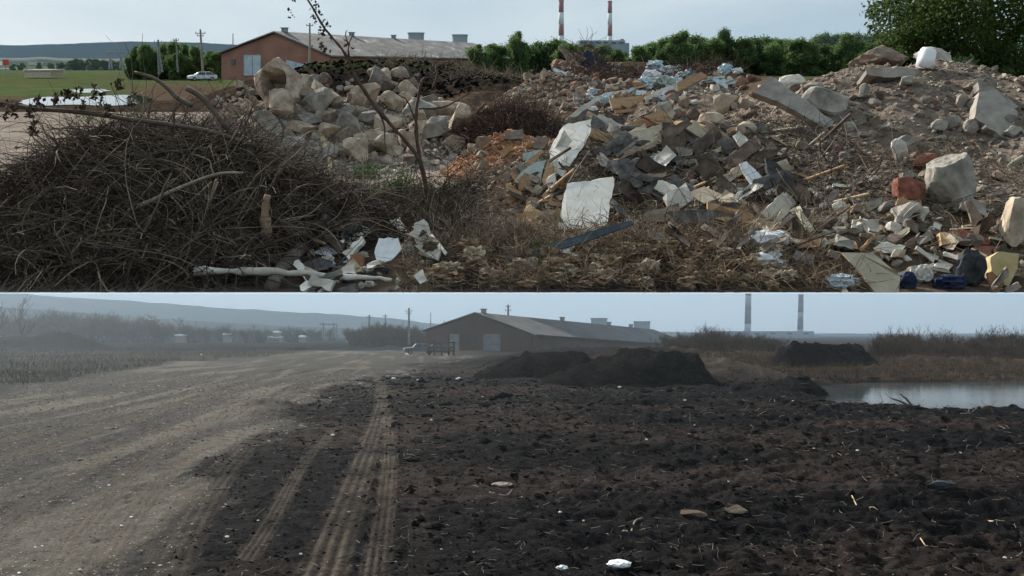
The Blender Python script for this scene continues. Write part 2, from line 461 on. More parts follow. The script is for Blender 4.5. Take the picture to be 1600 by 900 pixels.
MOUNDS = [  # px, depth, height, rx, ry, power
    (838, 56, 1.3, 4.4, 3.5, 1.2), (915, 56, 1.4, 5.6, 3.0, 1.3),
    (1095, 62, 1.3, 5.0, 4.0, 1.3), (1180, 66, 1.2, 6.0, 4.0, 1.3), (940, 72, 1.6, 12, 4, 1.2), (1040, 72, 1.5, 10, 4, 1.2),
    (1310, 36.0, .22, 1.0, .5, 1.2), (1360, 34.0, .2, 1.1, .5, 1.2), (1410, 32.4, .2, 1.1, .5, 1.2), (1540, 29.6, .2, 1.1, .5, 1.2), (1600, 28, .2, 1.3, .5, 1.2),
    (1250, 39, .62, 1.5, 1.3, 1.2), (1205, 38, .45, 1.5, 1.2, 1.2), (1475, 31.6, .34, .7, .6, 1.2), (1440, 32, .2, .9, .5, 1.2),
    (415, 30, .35, 1.1, .8, 1.2), (425, 27, .22, 1.0, .7, 1.2),
    (95, 150, 3.5, 7, 5, 1.0), (30, 155, 2.6, 9, 5, 1.0),
    (1320, 60, .5, 12, 4, 1.2), (1500, 62, .9, 12, 4, 1.2),
]

def inpoly_dist(x, y, poly):
    ins = np.zeros(x.shape, bool); d = np.full(x.shape, 1e9); n = len(poly)
    for i in range(n):
        x0, y0 = poly[i]; x1, y1 = poly[(i + 1) % n]
        c = ((y0 > y) != (y1 > y)) & (x < (x1 - x0) * (y - y0) / (y1 - y0 + 1e-12) + x0)
        ins ^= c
        dx, dy = x1 - x0, y1 - y0
        t = np.clip(((x - x0) * dx + (y - y0) * dy) / (dx * dx + dy * dy), 0, 1)
        d = np.minimum(d, np.hypot(x - x0 - t * dx, y - y0 - t * dy))
    return np.where(ins, -d, d)

def road_edge(py):   # picture column where the pale road meets the black soil
    return np.interp(py, [540, 556, 575, 600, 640, 680, 720, 800, 900, 940], [640, 720, 640, 545, 455, 400, 345, 290, 215, 190])

def field_edge(px):  # picture row of the far edge of the road
    return np.interp(px, [-400, 0, 100, 200, 300, 420, 520, 640, 800, 1000], [680, 612, 592, 574, 560, 553, 545, 545, 552, 560])

def yard(x, y, full=False):
    px = 800 + F * x / y; py = HZ + F * EYE / y
    wob = fbm(x * .35, y * .35, 3, 3)
    edge = road_edge(py) + wob * 150 + fbm(x * 2.2, y * .7, 8, 4) * 170
    pale = 1 - sstep(-40, 60, px - edge)
    fe = field_edge(px) + fbm(x * .12, y * .12, 5, 3) * 16
    field = 1 - sstep(-3, 5, py - fe)
    field *= 1 - sstep(560, 640, px)
    farbank = sstep(56, 64, y) * sstep(900, 1000, px)
    soil = (1 - pale) * (1 - field)
    h = fbm(x * .12, y * .12, 11, 3) * .35 * sstep(12, 40, y)
    rid = 1 - np.abs(2 * fbm(x * .9, y * 1.3, 21, 4)) * 2
    rough = .13 * (rid - .6) + .16 * fbm(x * .55, y * .8, 31, 3) + .10 * fbm(x * 4.5, y * 6.0, 41, 3)
    rowdark = np.clip((px - 620) / 500, 0, 1) * .65 + .35
    h = h + soil * rough * rowdark * 1.55 + soil * rowdark * .22 * fbm(x * .22, y * .35, 37, 3)
    h = h + (1 - soil) * (.05 * fbm(x * 1.2, y * .8, 51, 4) + .035 * fbm(x * 6, y * 5, 57, 3))
    h = h + field * (.25 * fbm(x * .6, y * .6, 61, 4)) * sstep(30, 60, y)
    tr = np.zeros(x.shape)
    for pts, w, dep, st in TRACKS:
        wp = np.array([L.G(a, b)[:2] for a, b in pts])
        d, lat, run = seg_dist(x, y, smooth_path(wp))
        d = np.abs(d + .16 * w * fbm(x * 2.5, y * 2.5, 63, 3))
        brk = np.clip(.80 + 2.0 * fbm(x * .9, y * .7, 67, 3), .4, 1.25)
        m = (1 - sstep(w * .42, w * .62, d)) 
        side = np.exp(-((d - w * .72) / (w * .18)) ** 2)
        stripe = .5 + .5 * np.cos(lat / w * 2 * np.pi * 3.5)
        lug = .5 + .5 * np.cos((run + np.abs(lat) * .6) * 2 * np.pi / .19)
        h = h * (1 - m * .75 * min(1, st * 1.5)) + m * (-dep + st * brk * (.034 * stripe + .016 * lug * (1 - stripe) * (y < 40))) + side * .03 * st * fbm(x * 5, y * 5, 77, 2) * 3
        tr = np.maximum(tr, m * st * brk * (.22 + .78 * stripe) * (.7 + .9 * (fbm(x * 1.5, y * 1.5, 91, 3) + .15)))
    mound = np.zeros(x.shape)
    for mpx, md, mh, rx, ry, p in MOUNDS:
        mx = (mpx - 800) / F * md
        e = (((x - mx) / rx) ** 2 + ((y - md) / ry) ** 2)
        e = e + .35 * fbm(x * 1.1, y * 1.1, 5, 3)
        mound = np.maximum(mound, mh * np.exp(-np.clip(e, 0, 30) ** p * 1.1))
    h = h + mound * (1 + .28 * fbm(x * 1.7, y * 1.7, 13, 4))
    pd = inpoly_dist(x, y, POND) + fbm(x * .7, y * .7, 19, 3) * .9
    h = h * sstep(-1.0, 1.6, pd) - 1.3 * (1 - sstep(-1.3, 1.3, pd))
    brown = sstep(.0, .14, fbm(x * .16, y * .34, 71, 5)) * soil * .85
    drygrass = np.clip(farbank + 0 * x, 0, 1) * sstep(-.1, .1, fbm(x * .3, y * .3, 81, 3)) 
    drygrass = np.maximum(drygrass, .8 * sstep(1060, 1110, px) * sstep(45, 52, y) * (y < 80))
    if full == 2:
        st = fbm(x * 1.3 + y * .12, y * .10, 95, 4) + .5 * fbm(x * .35 - y * .05, y * .12, 97, 3)
        return h, pale * (.75 + .25 * sstep(-.2, .1, fbm(x * .8, y * .25, 99, 3))), field, tr, brown, np.clip(drygrass, 0, 1), sstep(.02, .22, st) * pale * (1 - field) * .75
    if full:
        return h, pale, field, tr, brown, np.clip(drygrass, 0, 1)
    return h

nu, nr = 760, 900
uu = np.sinh(np.linspace(-1.5, 1.5, nu)) / math.sinh(1.5) * 1.25
yy = np.concatenate([np.geomspace(6.5, 70, 640), np.geomspace(70, 1400, nr - 639)[1:]])
nr = len(yy)
gx = (uu[None, :] * yy[:, None]); gy = np.repeat(yy[:, None], nu, 1)
h, pale, field, tr, brown, dryg, streak = yard(gx.ravel(), gy.ravel(), 2)
V = np.stack([gx.ravel(), gy.ravel(), h], 1)
ii = np.arange(nr - 1)[:, None] * nu + np.arange(nu - 1)[None, :]
FQ = np.stack([ii, ii + 1, ii + 1 + nu, ii + nu], -1).reshape(-1, 4)
mat = ground_mat('yard_soil', [
    (None, (.0030, .0034, .0046), (.0110, .0104, .0108), 2.2),
    ('brown', (.0080, .0068, .0066), (.039, .030, .026), 3.0),
    ('pale', (.020, .0195, .019), (.066, .062, .057), 4.2),
    ('streak', (.080, .073, .063), (.140, .127, .108), 2.4),
    ('track', (.050, .040, .032), (.092, .076, .062), 3.0),
    ('field', (.012, .014, .012), (.030, .030, .025), .6),
    ('drygrass', (.028, .020, .014), (.080, .056, .038), 1.0),
], [(14.0, .55, .06), (70.0, .6, .02)])
g = emit(L, 'ground', V, FQ, mat, smooth=True, org=(0, 0, 0), attrs={'pale': pale, 'field': field, 'track': np.clip(tr, 0, 1), 'brown': brown, 'drygrass': dryg, 'streak': streak})
tag(g, 'levelled yard of pale gravel road and black soil pressed with wheel tracks', kind='structure')
# the rest of the yard round and behind the viewer, a step lower so nothing is coplanar
mb = MB()
for (x0, x1, y0, y1) in [(-1800, 1800, -400, 6.6), (-1800, -1.2 * 6.5, 6.6, 6.7)]:
    mb.add([(x0, y0, -.06), (x1, y0, -.06), (x1, y1, -.06), (x0, y1, -.06)], [(0, 1, 2, 3)])
xs = 1.249
mb.add([(-xs * 6.5, 6.6, -.07), (-xs * 1400, 1400, -.07), (-1800, 1400, -.07), (-1800, 6.6, -.07)], [(3, 2, 1, 0)][::-1])
mb.add([(xs * 6.5, 6.6, -.07), (1800, 6.6, -.07), (1800, 1400, -.07), (xs * 1400, 1400, -.07)], [(0, 1, 2, 3)])
o = mb.emit(L, 'ground', nmat('outer_soil', (.03, .027, .025), (.08, .07, .06), .4, .4, .95), org=(0, 0, 0))
tag(o, 'bare soil round and behind the yard', kind='structure')

wv = []
n = 60
X, Y = np.meshgrid(np.linspace(8, 66, n), np.linspace(24, 56, n))
Vw = np.stack([X.ravel(), Y.ravel(), np.full(n * n, -.27)], 1)
ii = np.arange(n - 1)[:, None] * n + np.arange(n - 1)[None, :]
mw = nmat('pond_water', (.012, .018, .02), (.05, .062, .068), .3, .2, .10, detail=3, dist=.03, spec=.5, stretch=(.35, 1.6, 1))
o = emit(L, 'water', Vw, np.stack([ii, ii + 1, ii + 1 + n, ii + n], -1).reshape(-1, 4), mw, smooth=True)
tag(o, 'still grey pond behind the black soil bank', kind='structure')

# hills and the yard's sky: far wall plus an added, unseen glowing ceiling
def ridge(fr, name, pts, d, zb, mat, label, depth=60):
    pts = np.array(pts, float)
    xs = np.arange(pts[0, 0], pts[-1, 0] + .1, 6)
    ys = np.interp(xs, pts[:, 0], pts[:, 1]) + (fbm(xs * .03, xs * 0, 4, 4)) * 3.0
    rows = []
    for k, (fy, dy) in enumerate([(0, -depth), (.55, -depth * .4), (1.0, 0), (.9, depth * .5), (0, depth)]):
        for x_, y_ in zip(xs, ys):
            top = fr.P(x_, y_, d)
            rows.append((top[0] * (d + dy) / d, d + dy, zb + (top[2] - zb) * fy))
    m = len(xs); V = np.array(rows)
    Fc = [(r * m + i, r * m + i + 1, (r + 1) * m + i + 1, (r + 1) * m + i) for r in range(4) for i in range(m - 1)]
    o = emit(fr, name, V, Fc, mat, smooth=True)
    return tag(o, label, kind='structure')
ridge(L, 'hills', [(-500, 440), (0, 450), (60, 462), (200, 470), (330, 480), (450, 487), (600, 496), (700, 508), (900, 516), (1200, 521), (1600, 522)], 1150, -.5, M['hills_low'], 'long hazy ridge of hills behind the yard')
ridge(L, 'hills', [(-500, 470), (0, 480), (150, 490), (240, 498), (330, 503), (420, 508), (520, 513), (700, 517), (900, 521)], 600, -.5, M['hills_low'], 'low dark rise of fields in front of the hazy ridge', depth=40)

def sky_mat():
    m = bpy.data.materials.new('yard_sky'); m.use_nodes = True
    n, l = m.node_tree.nodes, m.node_tree.links; n.clear()
    out = n.new('ShaderNodeOutputMaterial'); e = n.new('ShaderNodeEmission'); l.new(e.outputs[0], out.inputs[0])
    t = n.new('ShaderNodeTexSky'); t.sky_type = 'NISHITA'; t.sun_disc = False; t.sun_elevation = R(SUN_EL); t.sun_rotation = R(SUN_AZ); t.dust_density = 3.0
    gq = n.new('ShaderNodeTexCoord')
    l.new(gq.outputs['Object'], t.inputs['Vector'])   # object origin = middle of the yard, so this is the direction
    mx = n.new('ShaderNodeMix'); mx.data_type = 'RGBA'; mx.inputs[0].default_value = .93
    sc = n.new('ShaderNodeMix'); sc.data_type = 'RGBA'; sc.blend_type = 'MULTIPLY'; sc.inputs[0].default_value = 1.0
    l.new(t.outputs[0], sc.inputs[6]); sc.inputs[7].default_value = (.08, .08, .08, 1)
    l.new(sc.outputs[2], mx.inputs[6]); mx.inputs[7].default_value = (.50, .60, .67, 1)
    l.new(mx.outputs[2], e.inputs[0])
    return m
lipY = K * LIP; lipZ = EYE + S * lipY
Yw = 1500.0
c0 = 1.6
rows = []
prof = [(lipY + .05, lipZ - .12), (lipY + 60, lipZ - .12 + 60 * .2), (500, lipZ + 350 * .27), (Yw * .9, lipZ + (Yw * .9 - lipY) * .27), (Yw, 300), (Yw + 5, -8)]  # sloped rows: unseen glowing ceiling added under the dump, lighting the far yard
nn = 24
for (py_, pz_) in prof:
    for a in np.linspace(-1.5, 1.5, nn):
        rows.append((a * max(py_, 1) * (1 if py_ > 200 else 1), py_, pz_))
Vs = np.array(rows)
Fs = [(r * nn + i, r * nn + i + 1, (r + 1) * nn + i + 1, (r + 1) * nn + i) for r in range(len(prof) - 1) for i in range(nn - 1)]
o = emit(L, 'sky', Vs, Fs, sky_mat(), smooth=True, org=(0, 0, EYE))
tag(o, 'pale blue hazy sky over the yard', kind='structure')

# air over the yard: closed wedge whose top stays under the sight line over the lip
hz = bpy.data.materials.new('haze_air'); hz.use_nodes = True
n_, l_ = hz.node_tree.nodes, hz.node_tree.links; n_.clear()
ho = n_.new('ShaderNodeOutputMaterial'); hv = n_.new('ShaderNodeVolumePrincipled')
hv.inputs['Color'].default_value = (.80, .91, 1.0, 1); hv.inputs['Density'].default_value = .0008; hv.inputs['Anisotropy'].default_value = .75
l_.new(hv.outputs[0], ho.inputs['Volume'])
mb = MB()
Yh = 1400.0
def topz(y): return EYE + .06 + (S - .0006) * y
mb.add([(-2600, -30, -9), (2600, -30, -9), (2600, Yh, -9), (-2600, Yh, -9), (-2600, -30, EYE + 3), (2600, -30, EYE + 3),
        (2600, -2, EYE + 3), (-2600, -2, EYE + 3), (2600, Yh, topz(Yh)), (-2600, Yh, topz(Yh)), (2600, -1, topz(-1)), (-2600, -1, topz(-1))],
       [(0, 3, 2, 1), (0, 1, 5, 4), (4, 5, 6, 7), (7, 6, 10, 11), (11, 10, 8, 9), (2, 3, 9, 8), (0, 4, 7, 11, 9, 3), (1, 2, 8, 10, 6, 5)])
o = mb.emit(L, 'haze', hz)
tag(o, 'pale hazy air over the yard', kind='stuff')

# ------------------------------------------------------------------ the dump slope
UM = [  # px, depth, h, rx, ry, power   (dump metres)
    (225, 13.8, 1.60, 1.9, 2.2, 1.2), (330, 13.2, 1.30, 1.3, 2.0, 1.2), (470, 12.8, .55, 1.1, 1.3, 1.2), (90, 12.2, .60, 2.2, 1.6, 1.2), (390, 12.6, .95, 1.2, 1.6, 1.2),
    (560, 26, 1.75, 3.4, 3.2, 1.3), (460, 25, 1.6, 2.0, 2.5, 1.3), (700, 24, 1.1, 1.6, 2.4, 1.2), (400, 28, 1.6, 2.0, 2.5, 1.3),
    (560, 52, 3.0, 6.5, 4, 1.5), (680, 52, 2.7, 5, 4, 1.3), (470, 54, 2.2, 6, 4, 1.3), (760, 50, 2.1, 5, 5, 1.3),
    (905, 43, 3.55, 2.2, 3.5, 1.0), (880, 38, 2.4, 3.8, 4, 1.1), (985, 46, 3.0, 4.2, 4, 1.4), (1000, 34, 2.1, 4.0, 5, 1.2), (1120, 38, 2.35, 3.6, 4, 1.3), (1100, 29, 1.9, 3.5, 4.5, 1.2),
    (1240, 34, 2.3, 4, 5, 1.3),
    (805, 23, 1.25, 1.7, 1.4, 1.1),
    (1410, 21, 2.75, 3.2, 4.6, 1.4), (1250, 22, 2.2, 2.8, 4.5, 1.3), (1540, 19.5, 2.25, 2.2, 4.2, 1.3), (1640, 18, 1.9, 2.6, 4.5, 1.3),
    (1000, 18.0, 1.35, 3.6, 3.2, 1.2), (1180, 18, 1.45, 3.0, 3.5, 1.2), (880, 17, 1.0, 1.8, 2.5, 1.2), (1350, 15.5, 1.0, 3.5, 3.5, 1.2), (1550, 14, .8, 2.5, 3, 1.2),
    (790, 19.0, 1.25, 1.3, 1.2, 1.2),
    (980, 11.4, .35, 4.5, 1.3, 1.2), (720, 12.0, .30, 1.2, 1.2, 1.2), (1250, 12.5, .4, 2.5, 1.4, 1.2),
]
def hu(x, y, noise=True):
    H = np.zeros(np.shape(x))
    nzv = .30 * fbm(x * .9, y * .9, 101, 3) if noise else 0
    for mpx, md, mh, rx, ry, p in UM:
        mx = (mpx - 800) / F * md
        e = np.clip(((x - mx) / rx) ** 2 + ((y - md) / ry) ** 2 + nzv, 0, 30)
        H = H + (mh * np.exp(-e ** p * .9)) ** 4
    H = H ** .25
    if noise:
        act = np.clip(H / .5, .12, 1) * (1 + .9 * (x < -2.5) * (y < 16.5))
        H = H + act * (.16 * fbm(x * 1.6, y * 1.6, 103, 4) + .07 * fbm(x * 7, y * 7, 107, 3))
        H = np.maximum(H, .0 + .02 * vnoise(x * 2, y * 2, 5))
    H = H * (.04 + .96 * sstep(LIP - .05, LIP + 1.3, y))
    return H

DS = np.geomspace(10.02, 400, 900)
def march(px, py, back=0.0):
    """first point of the dump's surface seen at a picture position"""
    x = (px - 800) / F * DS; z = EYEU + (HZU - py) * DS / F
    hit = np.where(z <= hu(x, DS))[0]
    d = DS[hit[0]] if len(hit) else 60.0
    return d + back

nu, nr = 760, 760
uu = np.linspace(-.98, .98, nu)
yy = np.concatenate([[LIP], np.geomspace(LIP + .004, 70, 600), np.geomspace(70, 620, nr - 600)[1:]])
nr = len(yy)
gx = (uu[None, :] * yy[:, None]); gy = np.repeat(yy[:, None], nu, 1)
Hh = hu(gx, gy)
Hh[0, :] = 0.0
px = 800 + F * gx / gy; py = HZU + F * (EYEU - 0) / gy
grass = sstep(60, 72, gy) * (.55 + 1.2 * fbm(gx * .12, gy * .05, 211, 3) + .4)
roadm = np.exp(-((px - 280 + (gy - 70) * .5) / 90) ** 2) * sstep(40, 60, gy) * (1 - sstep(95, 130, gy))
grass = np.clip(grass - roadm * 1.1, 0, 1) * (Hh < 1.0)
grass = np.maximum(grass, sstep(2.3, 2.9, Hh) * (gy > 46) * (px < 800) * .5)
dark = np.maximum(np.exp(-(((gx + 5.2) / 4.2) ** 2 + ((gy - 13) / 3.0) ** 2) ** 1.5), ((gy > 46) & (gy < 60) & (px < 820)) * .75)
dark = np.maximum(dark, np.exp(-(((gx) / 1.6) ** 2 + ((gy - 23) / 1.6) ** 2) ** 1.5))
palem = ((gx < 0) & (gy > 15) & (gy < 46) & (Hh < .3)) * .85 + np.exp(-(((gx + 5.5) / 4.5) ** 2 + ((gy - 25.5) / 4) ** 2)) * .8
orange = np.exp(-(((gx + .15) / 1.25) ** 2 + ((gy - 18.6) / 1.3) ** 2) ** 1.4)
gravel = np.clip(sstep(3.2, 5.5, gx) * (gy < 30) * (gy > 12.5), 0, 1)
V = np.stack([gx.ravel(), gy.ravel(), Hh.ravel()], 1)
ii = np.arange(nr - 1)[:, None] * nu + np.arange(nu - 1)[None, :]
FQ = np.stack([ii, ii + 1, ii + 1 + nu, ii + nu], -1).reshape(-1, 4)
mat = ground_mat('dump_soil', [
    (None, (.055, .038, .027), (.115, .082, .060), 1.6),
    ('gravel', (.105, .082, .065), (.21, .17, .14), 2.2),
    ('pale', (.20, .165, .14), (.31, .265, .225), .8),
    ('orange', (.18, .085, .045), (.34, .18, .095), 3.0),
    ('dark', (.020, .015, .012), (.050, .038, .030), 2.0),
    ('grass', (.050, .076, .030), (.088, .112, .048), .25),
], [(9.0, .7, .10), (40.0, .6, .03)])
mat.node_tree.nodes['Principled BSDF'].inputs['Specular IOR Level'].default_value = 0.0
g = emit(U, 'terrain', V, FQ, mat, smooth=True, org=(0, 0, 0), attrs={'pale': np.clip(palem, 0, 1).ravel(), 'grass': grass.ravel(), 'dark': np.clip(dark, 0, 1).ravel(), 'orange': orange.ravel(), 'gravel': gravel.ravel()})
tag(g, 'rough ground of the rubble dump with dirt road and green field beyond', kind='structure')

ridge(U, 'hills', [(-300, 74), (0, 71), (60, 70), (110, 68), (160, 66), (230, 65), (320, 67), (420, 72), (600, 80), (800, 90)], 610, -.5, M['hills'], 'long blue ridge of hills beyond the green field', depth=12)
ridge(U, 'hills', [(-300, 92), (0, 91), (40, 90), (60, 89), (100, 91), (200, 92), (420, 93), (700, 94)], 520, -.5, nmat('hills_green', (.05, .075, .06), (.075, .10, .075), .05, 0, 1), 'low wooded rise in front of the blue hills', depth=9)

def puddle(pts, label):
    P = np.array([U.G(a, b) for a, b in pts]); P[:, 2] = .045
    c = P.mean(0); rows = [c]
    sp = smooth_path(np.vstack([P, P[:1]])[:, :2], 6)[:-1]
    sp = sp + (np.stack([fbm(sp[:, 0] * 2, sp[:, 1], 3, 2), fbm(sp[:, 0], sp[:, 1] * 2, 9, 2)], 1)) * np.array([.9, 1.2])
    V = np.vstack([[c[0], c[1], .045], np.column_stack([sp, np.full(len(sp), .045)])])
    k = len(sp)
    o = emit(U, 'water', V, [(0, i + 1, (i + 1) % k + 1) for i in range(k)], nmat('puddle_water', (.03, .03, .03), (.04, .04, .04), 1, .02, .04, spec=.6, dist=.005))
    tag(o, label, kind='structure')
puddle([(25, 160), (60, 153), (130, 152), (200, 149), (232, 153), (228, 161), (170, 166), (110, 164), (60, 166)], 'wide bright puddle on the dirt behind the brush pile')
puddle([(112, 141), (140, 139), (168, 141), (160, 145), (120, 145)], 'small far puddle at the edge of the grass')

# ------------------------------------------------------------------ sheds, chimneys, towers
def quadslab(mb, a, b, c, d, th):
    """a slab with the four upper corners a b c d (counter-clockwise from above) and thickness th downwards"""
    t4 = [np.array(p, float) for p in (a, b, c, d)]
    b4 = [p - np.array([0, 0, th]) for p in t4]
    mb.hexa(b4, t4)

def shed(fr, ga, gb, ridge, far_ridge, far_gb, base, name, label, roofm, wallm, doors, window, vents, over=.5, doorm='door_blue'):
    """ga/gb = left and right eave points of the front gable (px, py, d); ridge = px, py, d"""
    A, B, C = fr.P(*ga), fr.P(*gb), fr.P(*ridge)
    FR, FB = fr.P(*far_ridge), fr.P(*far_gb)
    FA = FR + (A - C) * (np.linalg.norm((FB - FR)[:2]) / max(np.linalg.norm((B - C)[:2]), 1e-6)) 
    FA[2] = FB[2]
    org = np.array([(A[0] + B[0]) / 2, (A[1] + B[1]) / 2, base])
    root = empty(fr, name, org, label, 'shed')
    def lo(p): return np.array([p[0], p[1], base])
    w = MB()
    w.add([lo(A), lo(B), B, C, A], [(0, 1, 2, 3, 4)])
    w.add([lo(B), lo(FB), FB, B], [(0, 1, 2, 3)])
    w.add([lo(FA), lo(A), A, FA], [(0, 1, 2, 3)])
    w.add([lo(FB), lo(FA), FA, FR, FB], [(0, 1, 2, 3, 4)])
    w.emit(fr, 'wall', wallm, parent=root)
    r = MB(); up = np.array([0, 0, .35]); gd = (A - B) / np.linalg.norm(A - B)
    ld = (FR - C) / np.linalg.norm(FR - C); rv = (B - C); lv = (A - C)
    c0, f0 = C - ld * over + up, FR + ld * over + up
    quadslab(r, c0 + lv * 1.05, c0 + rv * 1.05, f0 + (FB - FR) * 1.05, f0 + (FA - FR) * 1.05, .02)
    r = MB()
    quadslab(r, c0, c0 + rv * 1.05, f0 + (FB - FR) * 1.05, f0, .22)
    quadslab(r, c0 + lv * 1.05, c0 - np.array([0, 0, .004]), f0 - np.array([0, 0, .004]), f0 + (FA - FR) * 1.05, .22)
    ro = r.emit(fr, 'roof', roofm, parent=root)
    gn = np.array([-(gd[1]), gd[0], 0]); gn /= np.linalg.norm(gn)
    if gn[1] > 0: gn = -gn
    def on(px, py, off=.12):
        # point on the gable plane at a picture position
        o = np.array([0, 0, fr.eye]); dr = fr.P(px, py, 1.0) - o
        k = ((A - o) @ gn) / (dr @ gn); return o + dr * k + gn * off
    for (x0, y0, x1, y1) in doors:
        q = [on(x0, y1), on(x1, y1), on(x1, y0), on(x0, y0)]
        m = MB(); m.hexa([p - gn * .10 for p in q], q)
        dd = m.emit(fr, 'door', M[doorm], parent=root)
        m = MB()
        mid = (x0 + x1) / 2
        for (a0, b0, a1, b1) in [(x0 - 1.2, y0 - 1.2, x1 + 1.2, y0), (x0 - 1.2, y0, x0, y1), (x1, y0, x1 + 1.2, y1), (mid - .3, y0 + .5, mid + .3, y1)]:
            q = [on(a0, b1, .16), on(a1, b1, .16), on(a1, b0, .16), on(a0, b0, .16)]
            m.hexa([p - gn * .12 for p in q], q)
        m.emit(fr, 'frame', M['wood_grey'], parent=dd)
    for (x0, y0, x1, y1) in window:
        q = [on(x0, y1), on(x1, y1), on(x1, y0), on(x0, y0)]
        m = MB(); m.hexa([p - gn * .10 for p in q], q)
        m.emit(fr, 'window', M['glass_dark'], parent=root)
    for f in vents:
        p = C + (FR - C) * f
        m = MB(); m.box(p + np.array([0, 0, .62]), (.9, .9, .7)); m.box(p + np.array([0, 0, 1.0]), (1.2, 1.2, .12))
        m.emit(fr, 'roof_vent', M['metal_grey'], parent=root)
    return root

s1 = shed(U, (346, 84, 131), (516, 88, 124), (430, 52, 127), (738, 69, 207), (798, 93, 201), -.3, 'brick_shed',
     'long red brick shed with patched grey roof beyond the rubble dump', M['roof_grey'], M['brick_wall'],
     [(382, 86, 408, 118), (448, 84, 478, 118)], [(362, 92, 368, 101)], [.03, .28, .48])
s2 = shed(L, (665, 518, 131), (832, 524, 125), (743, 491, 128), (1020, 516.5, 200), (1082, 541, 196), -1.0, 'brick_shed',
     'long dark hazy shed with low roof behind the earth banks of the levelled yard', M['roof_backlit'], M['brick_wall_backlit'],
     [(702, 523, 717, 549), (757, 523, 781, 549)], [(729, 527, 743, 536)], [.03, .38, .66, .82], over=.3, doorm='door_backlit')

M['chimney_white_hazed'] = nmat('chimney_white_hazed', (.26, .28, .30), (.34, .36, .38), .1, 0, .8)  # white bands greyed by haze put into their colour
M['chimney_red_hazed'] = nmat('chimney_red_hazed', (.12, .10, .105), (.17, .13, .13), .1, 0, .8)  # red bands dulled the same way, haze in the colour
def chimney(fr, px, wid, top, bot, d, bands, name, label, lean=0.0):
    c = fr.P(px, bot, d); r0 = wid / 2 * 1.12 * d / F; r1 = wid / 2 * .92 * d / F
    zt = fr.P(px, top, d)[2]; zb = c[2]
    root = empty(fr, name, c, label, 'chimney', 'power station chimneys')
    k = len(bands); e = np.linspace(zb, zt, k + 1)
    if True:
        for i, b in enumerate(bands):
            f0, f1 = i / k, (i + 1) / k
            v, f = tube([(c[0] + lean * f0, d, e[i]), (c[0] + lean * f1, d, e[i + 1])], [r0 + (r1 - r0) * f0, r0 + (r1 - r0) * f1], 24)
            emit(fr, 'shaft_band', v, f, (M['chimney_red'] if b else M['chimney_white']) if fr is U else (M['chimney_red_hazed'] if b else M['chimney_white_hazed']), parent=root, smooth=True)
    v, f = tube([(c[0] + lean, d, zt - .3), (c[0] + lean, d, zt + .5)], r1 * 1.1, 24)
    emit(fr, 'top_rim', v, f, M['chimney_red'], parent=root)
    return root
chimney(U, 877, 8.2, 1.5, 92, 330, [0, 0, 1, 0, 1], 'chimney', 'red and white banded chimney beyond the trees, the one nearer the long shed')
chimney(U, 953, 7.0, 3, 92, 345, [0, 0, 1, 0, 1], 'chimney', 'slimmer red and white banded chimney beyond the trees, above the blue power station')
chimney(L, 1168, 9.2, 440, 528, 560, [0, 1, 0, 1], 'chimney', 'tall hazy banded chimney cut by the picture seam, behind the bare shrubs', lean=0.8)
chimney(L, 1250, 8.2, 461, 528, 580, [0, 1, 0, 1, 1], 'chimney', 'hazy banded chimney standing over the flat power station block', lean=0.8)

def cooling(fr, x0, x1, top, bot, d, label):
    c = fr.P((x0 + x1) / 2, bot, d); w = (x1 - x0) / 2 * d / F; zt = fr.P(0, top, d)[2]
    n = 7; prof = [1.02, .99, .965, .95, .95, .965, .99]
    pts = [(c[0], d, c[2] + (zt - c[2]) * i / (n - 1)) for i in range(n)]
    v, f = tube(pts, [w * p for p in prof], 28, cap=False)
    root = emit(fr, 'cooling_tower', v, f, M['tower_grey'], smooth=True)
    tag(root, label, 'cooling tower', 'cooling towers')
    v, f = tube([(c[0], d, zt - .05 * (zt - c[2])), (c[0], d, zt)], w * 1.05, 28)
    emit(fr, 'top_rim', v, f, M['factory_grey'], parent=root)
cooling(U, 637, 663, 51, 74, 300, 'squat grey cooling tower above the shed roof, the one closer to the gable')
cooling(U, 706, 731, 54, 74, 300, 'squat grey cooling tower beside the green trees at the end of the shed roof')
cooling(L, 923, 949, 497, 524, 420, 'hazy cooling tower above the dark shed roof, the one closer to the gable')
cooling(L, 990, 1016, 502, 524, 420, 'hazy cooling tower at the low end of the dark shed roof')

def factory(fr, parts, d, base, label):
    root = None
    c = fr.P((parts[0][0] + parts[0][1]) / 2, base, d)
    root = empty(fr, 'power_station', c, label, 'power station')
    for i, (x0, x1, top) in enumerate(parts):
        a, b = fr.P(x0, base, d), fr.P(x1, top, d)
        m = MB(); m.box(((a[0] + b[0]) / 2, d + 8 + i * .6, (a[2] + b[2]) / 2), (b[0] - a[0], 16 - i, b[2] - a[2]))
        m.emit(fr, 'block', M['factory_grey'], parent=root)
    x0, x1, top = parts[0]
    for k in range(6):
        xx = x0 + (x1 - x0) * (k + .5) / 6
        a, b = fr.P(xx - 3.5, top + 5, d), fr.P(xx + 3.5, top + 2.4, d)
        m = MB(); m.box(((a[0] + b[0]) / 2, d - .1 , (a[2] + b[2]) / 2), (b[0] - a[0], .5, b[2] - a[2]))
        m.emit(fr, 'window', M['glass_dark'], parent=root)
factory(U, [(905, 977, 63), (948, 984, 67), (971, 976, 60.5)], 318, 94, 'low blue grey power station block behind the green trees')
factory(L, [(1118, 1272, 517.5), (1225, 1281, 524), (1268, 1273, 520.5)], 540, 531, 'hazy flat power station block at the foot of the chimneys')

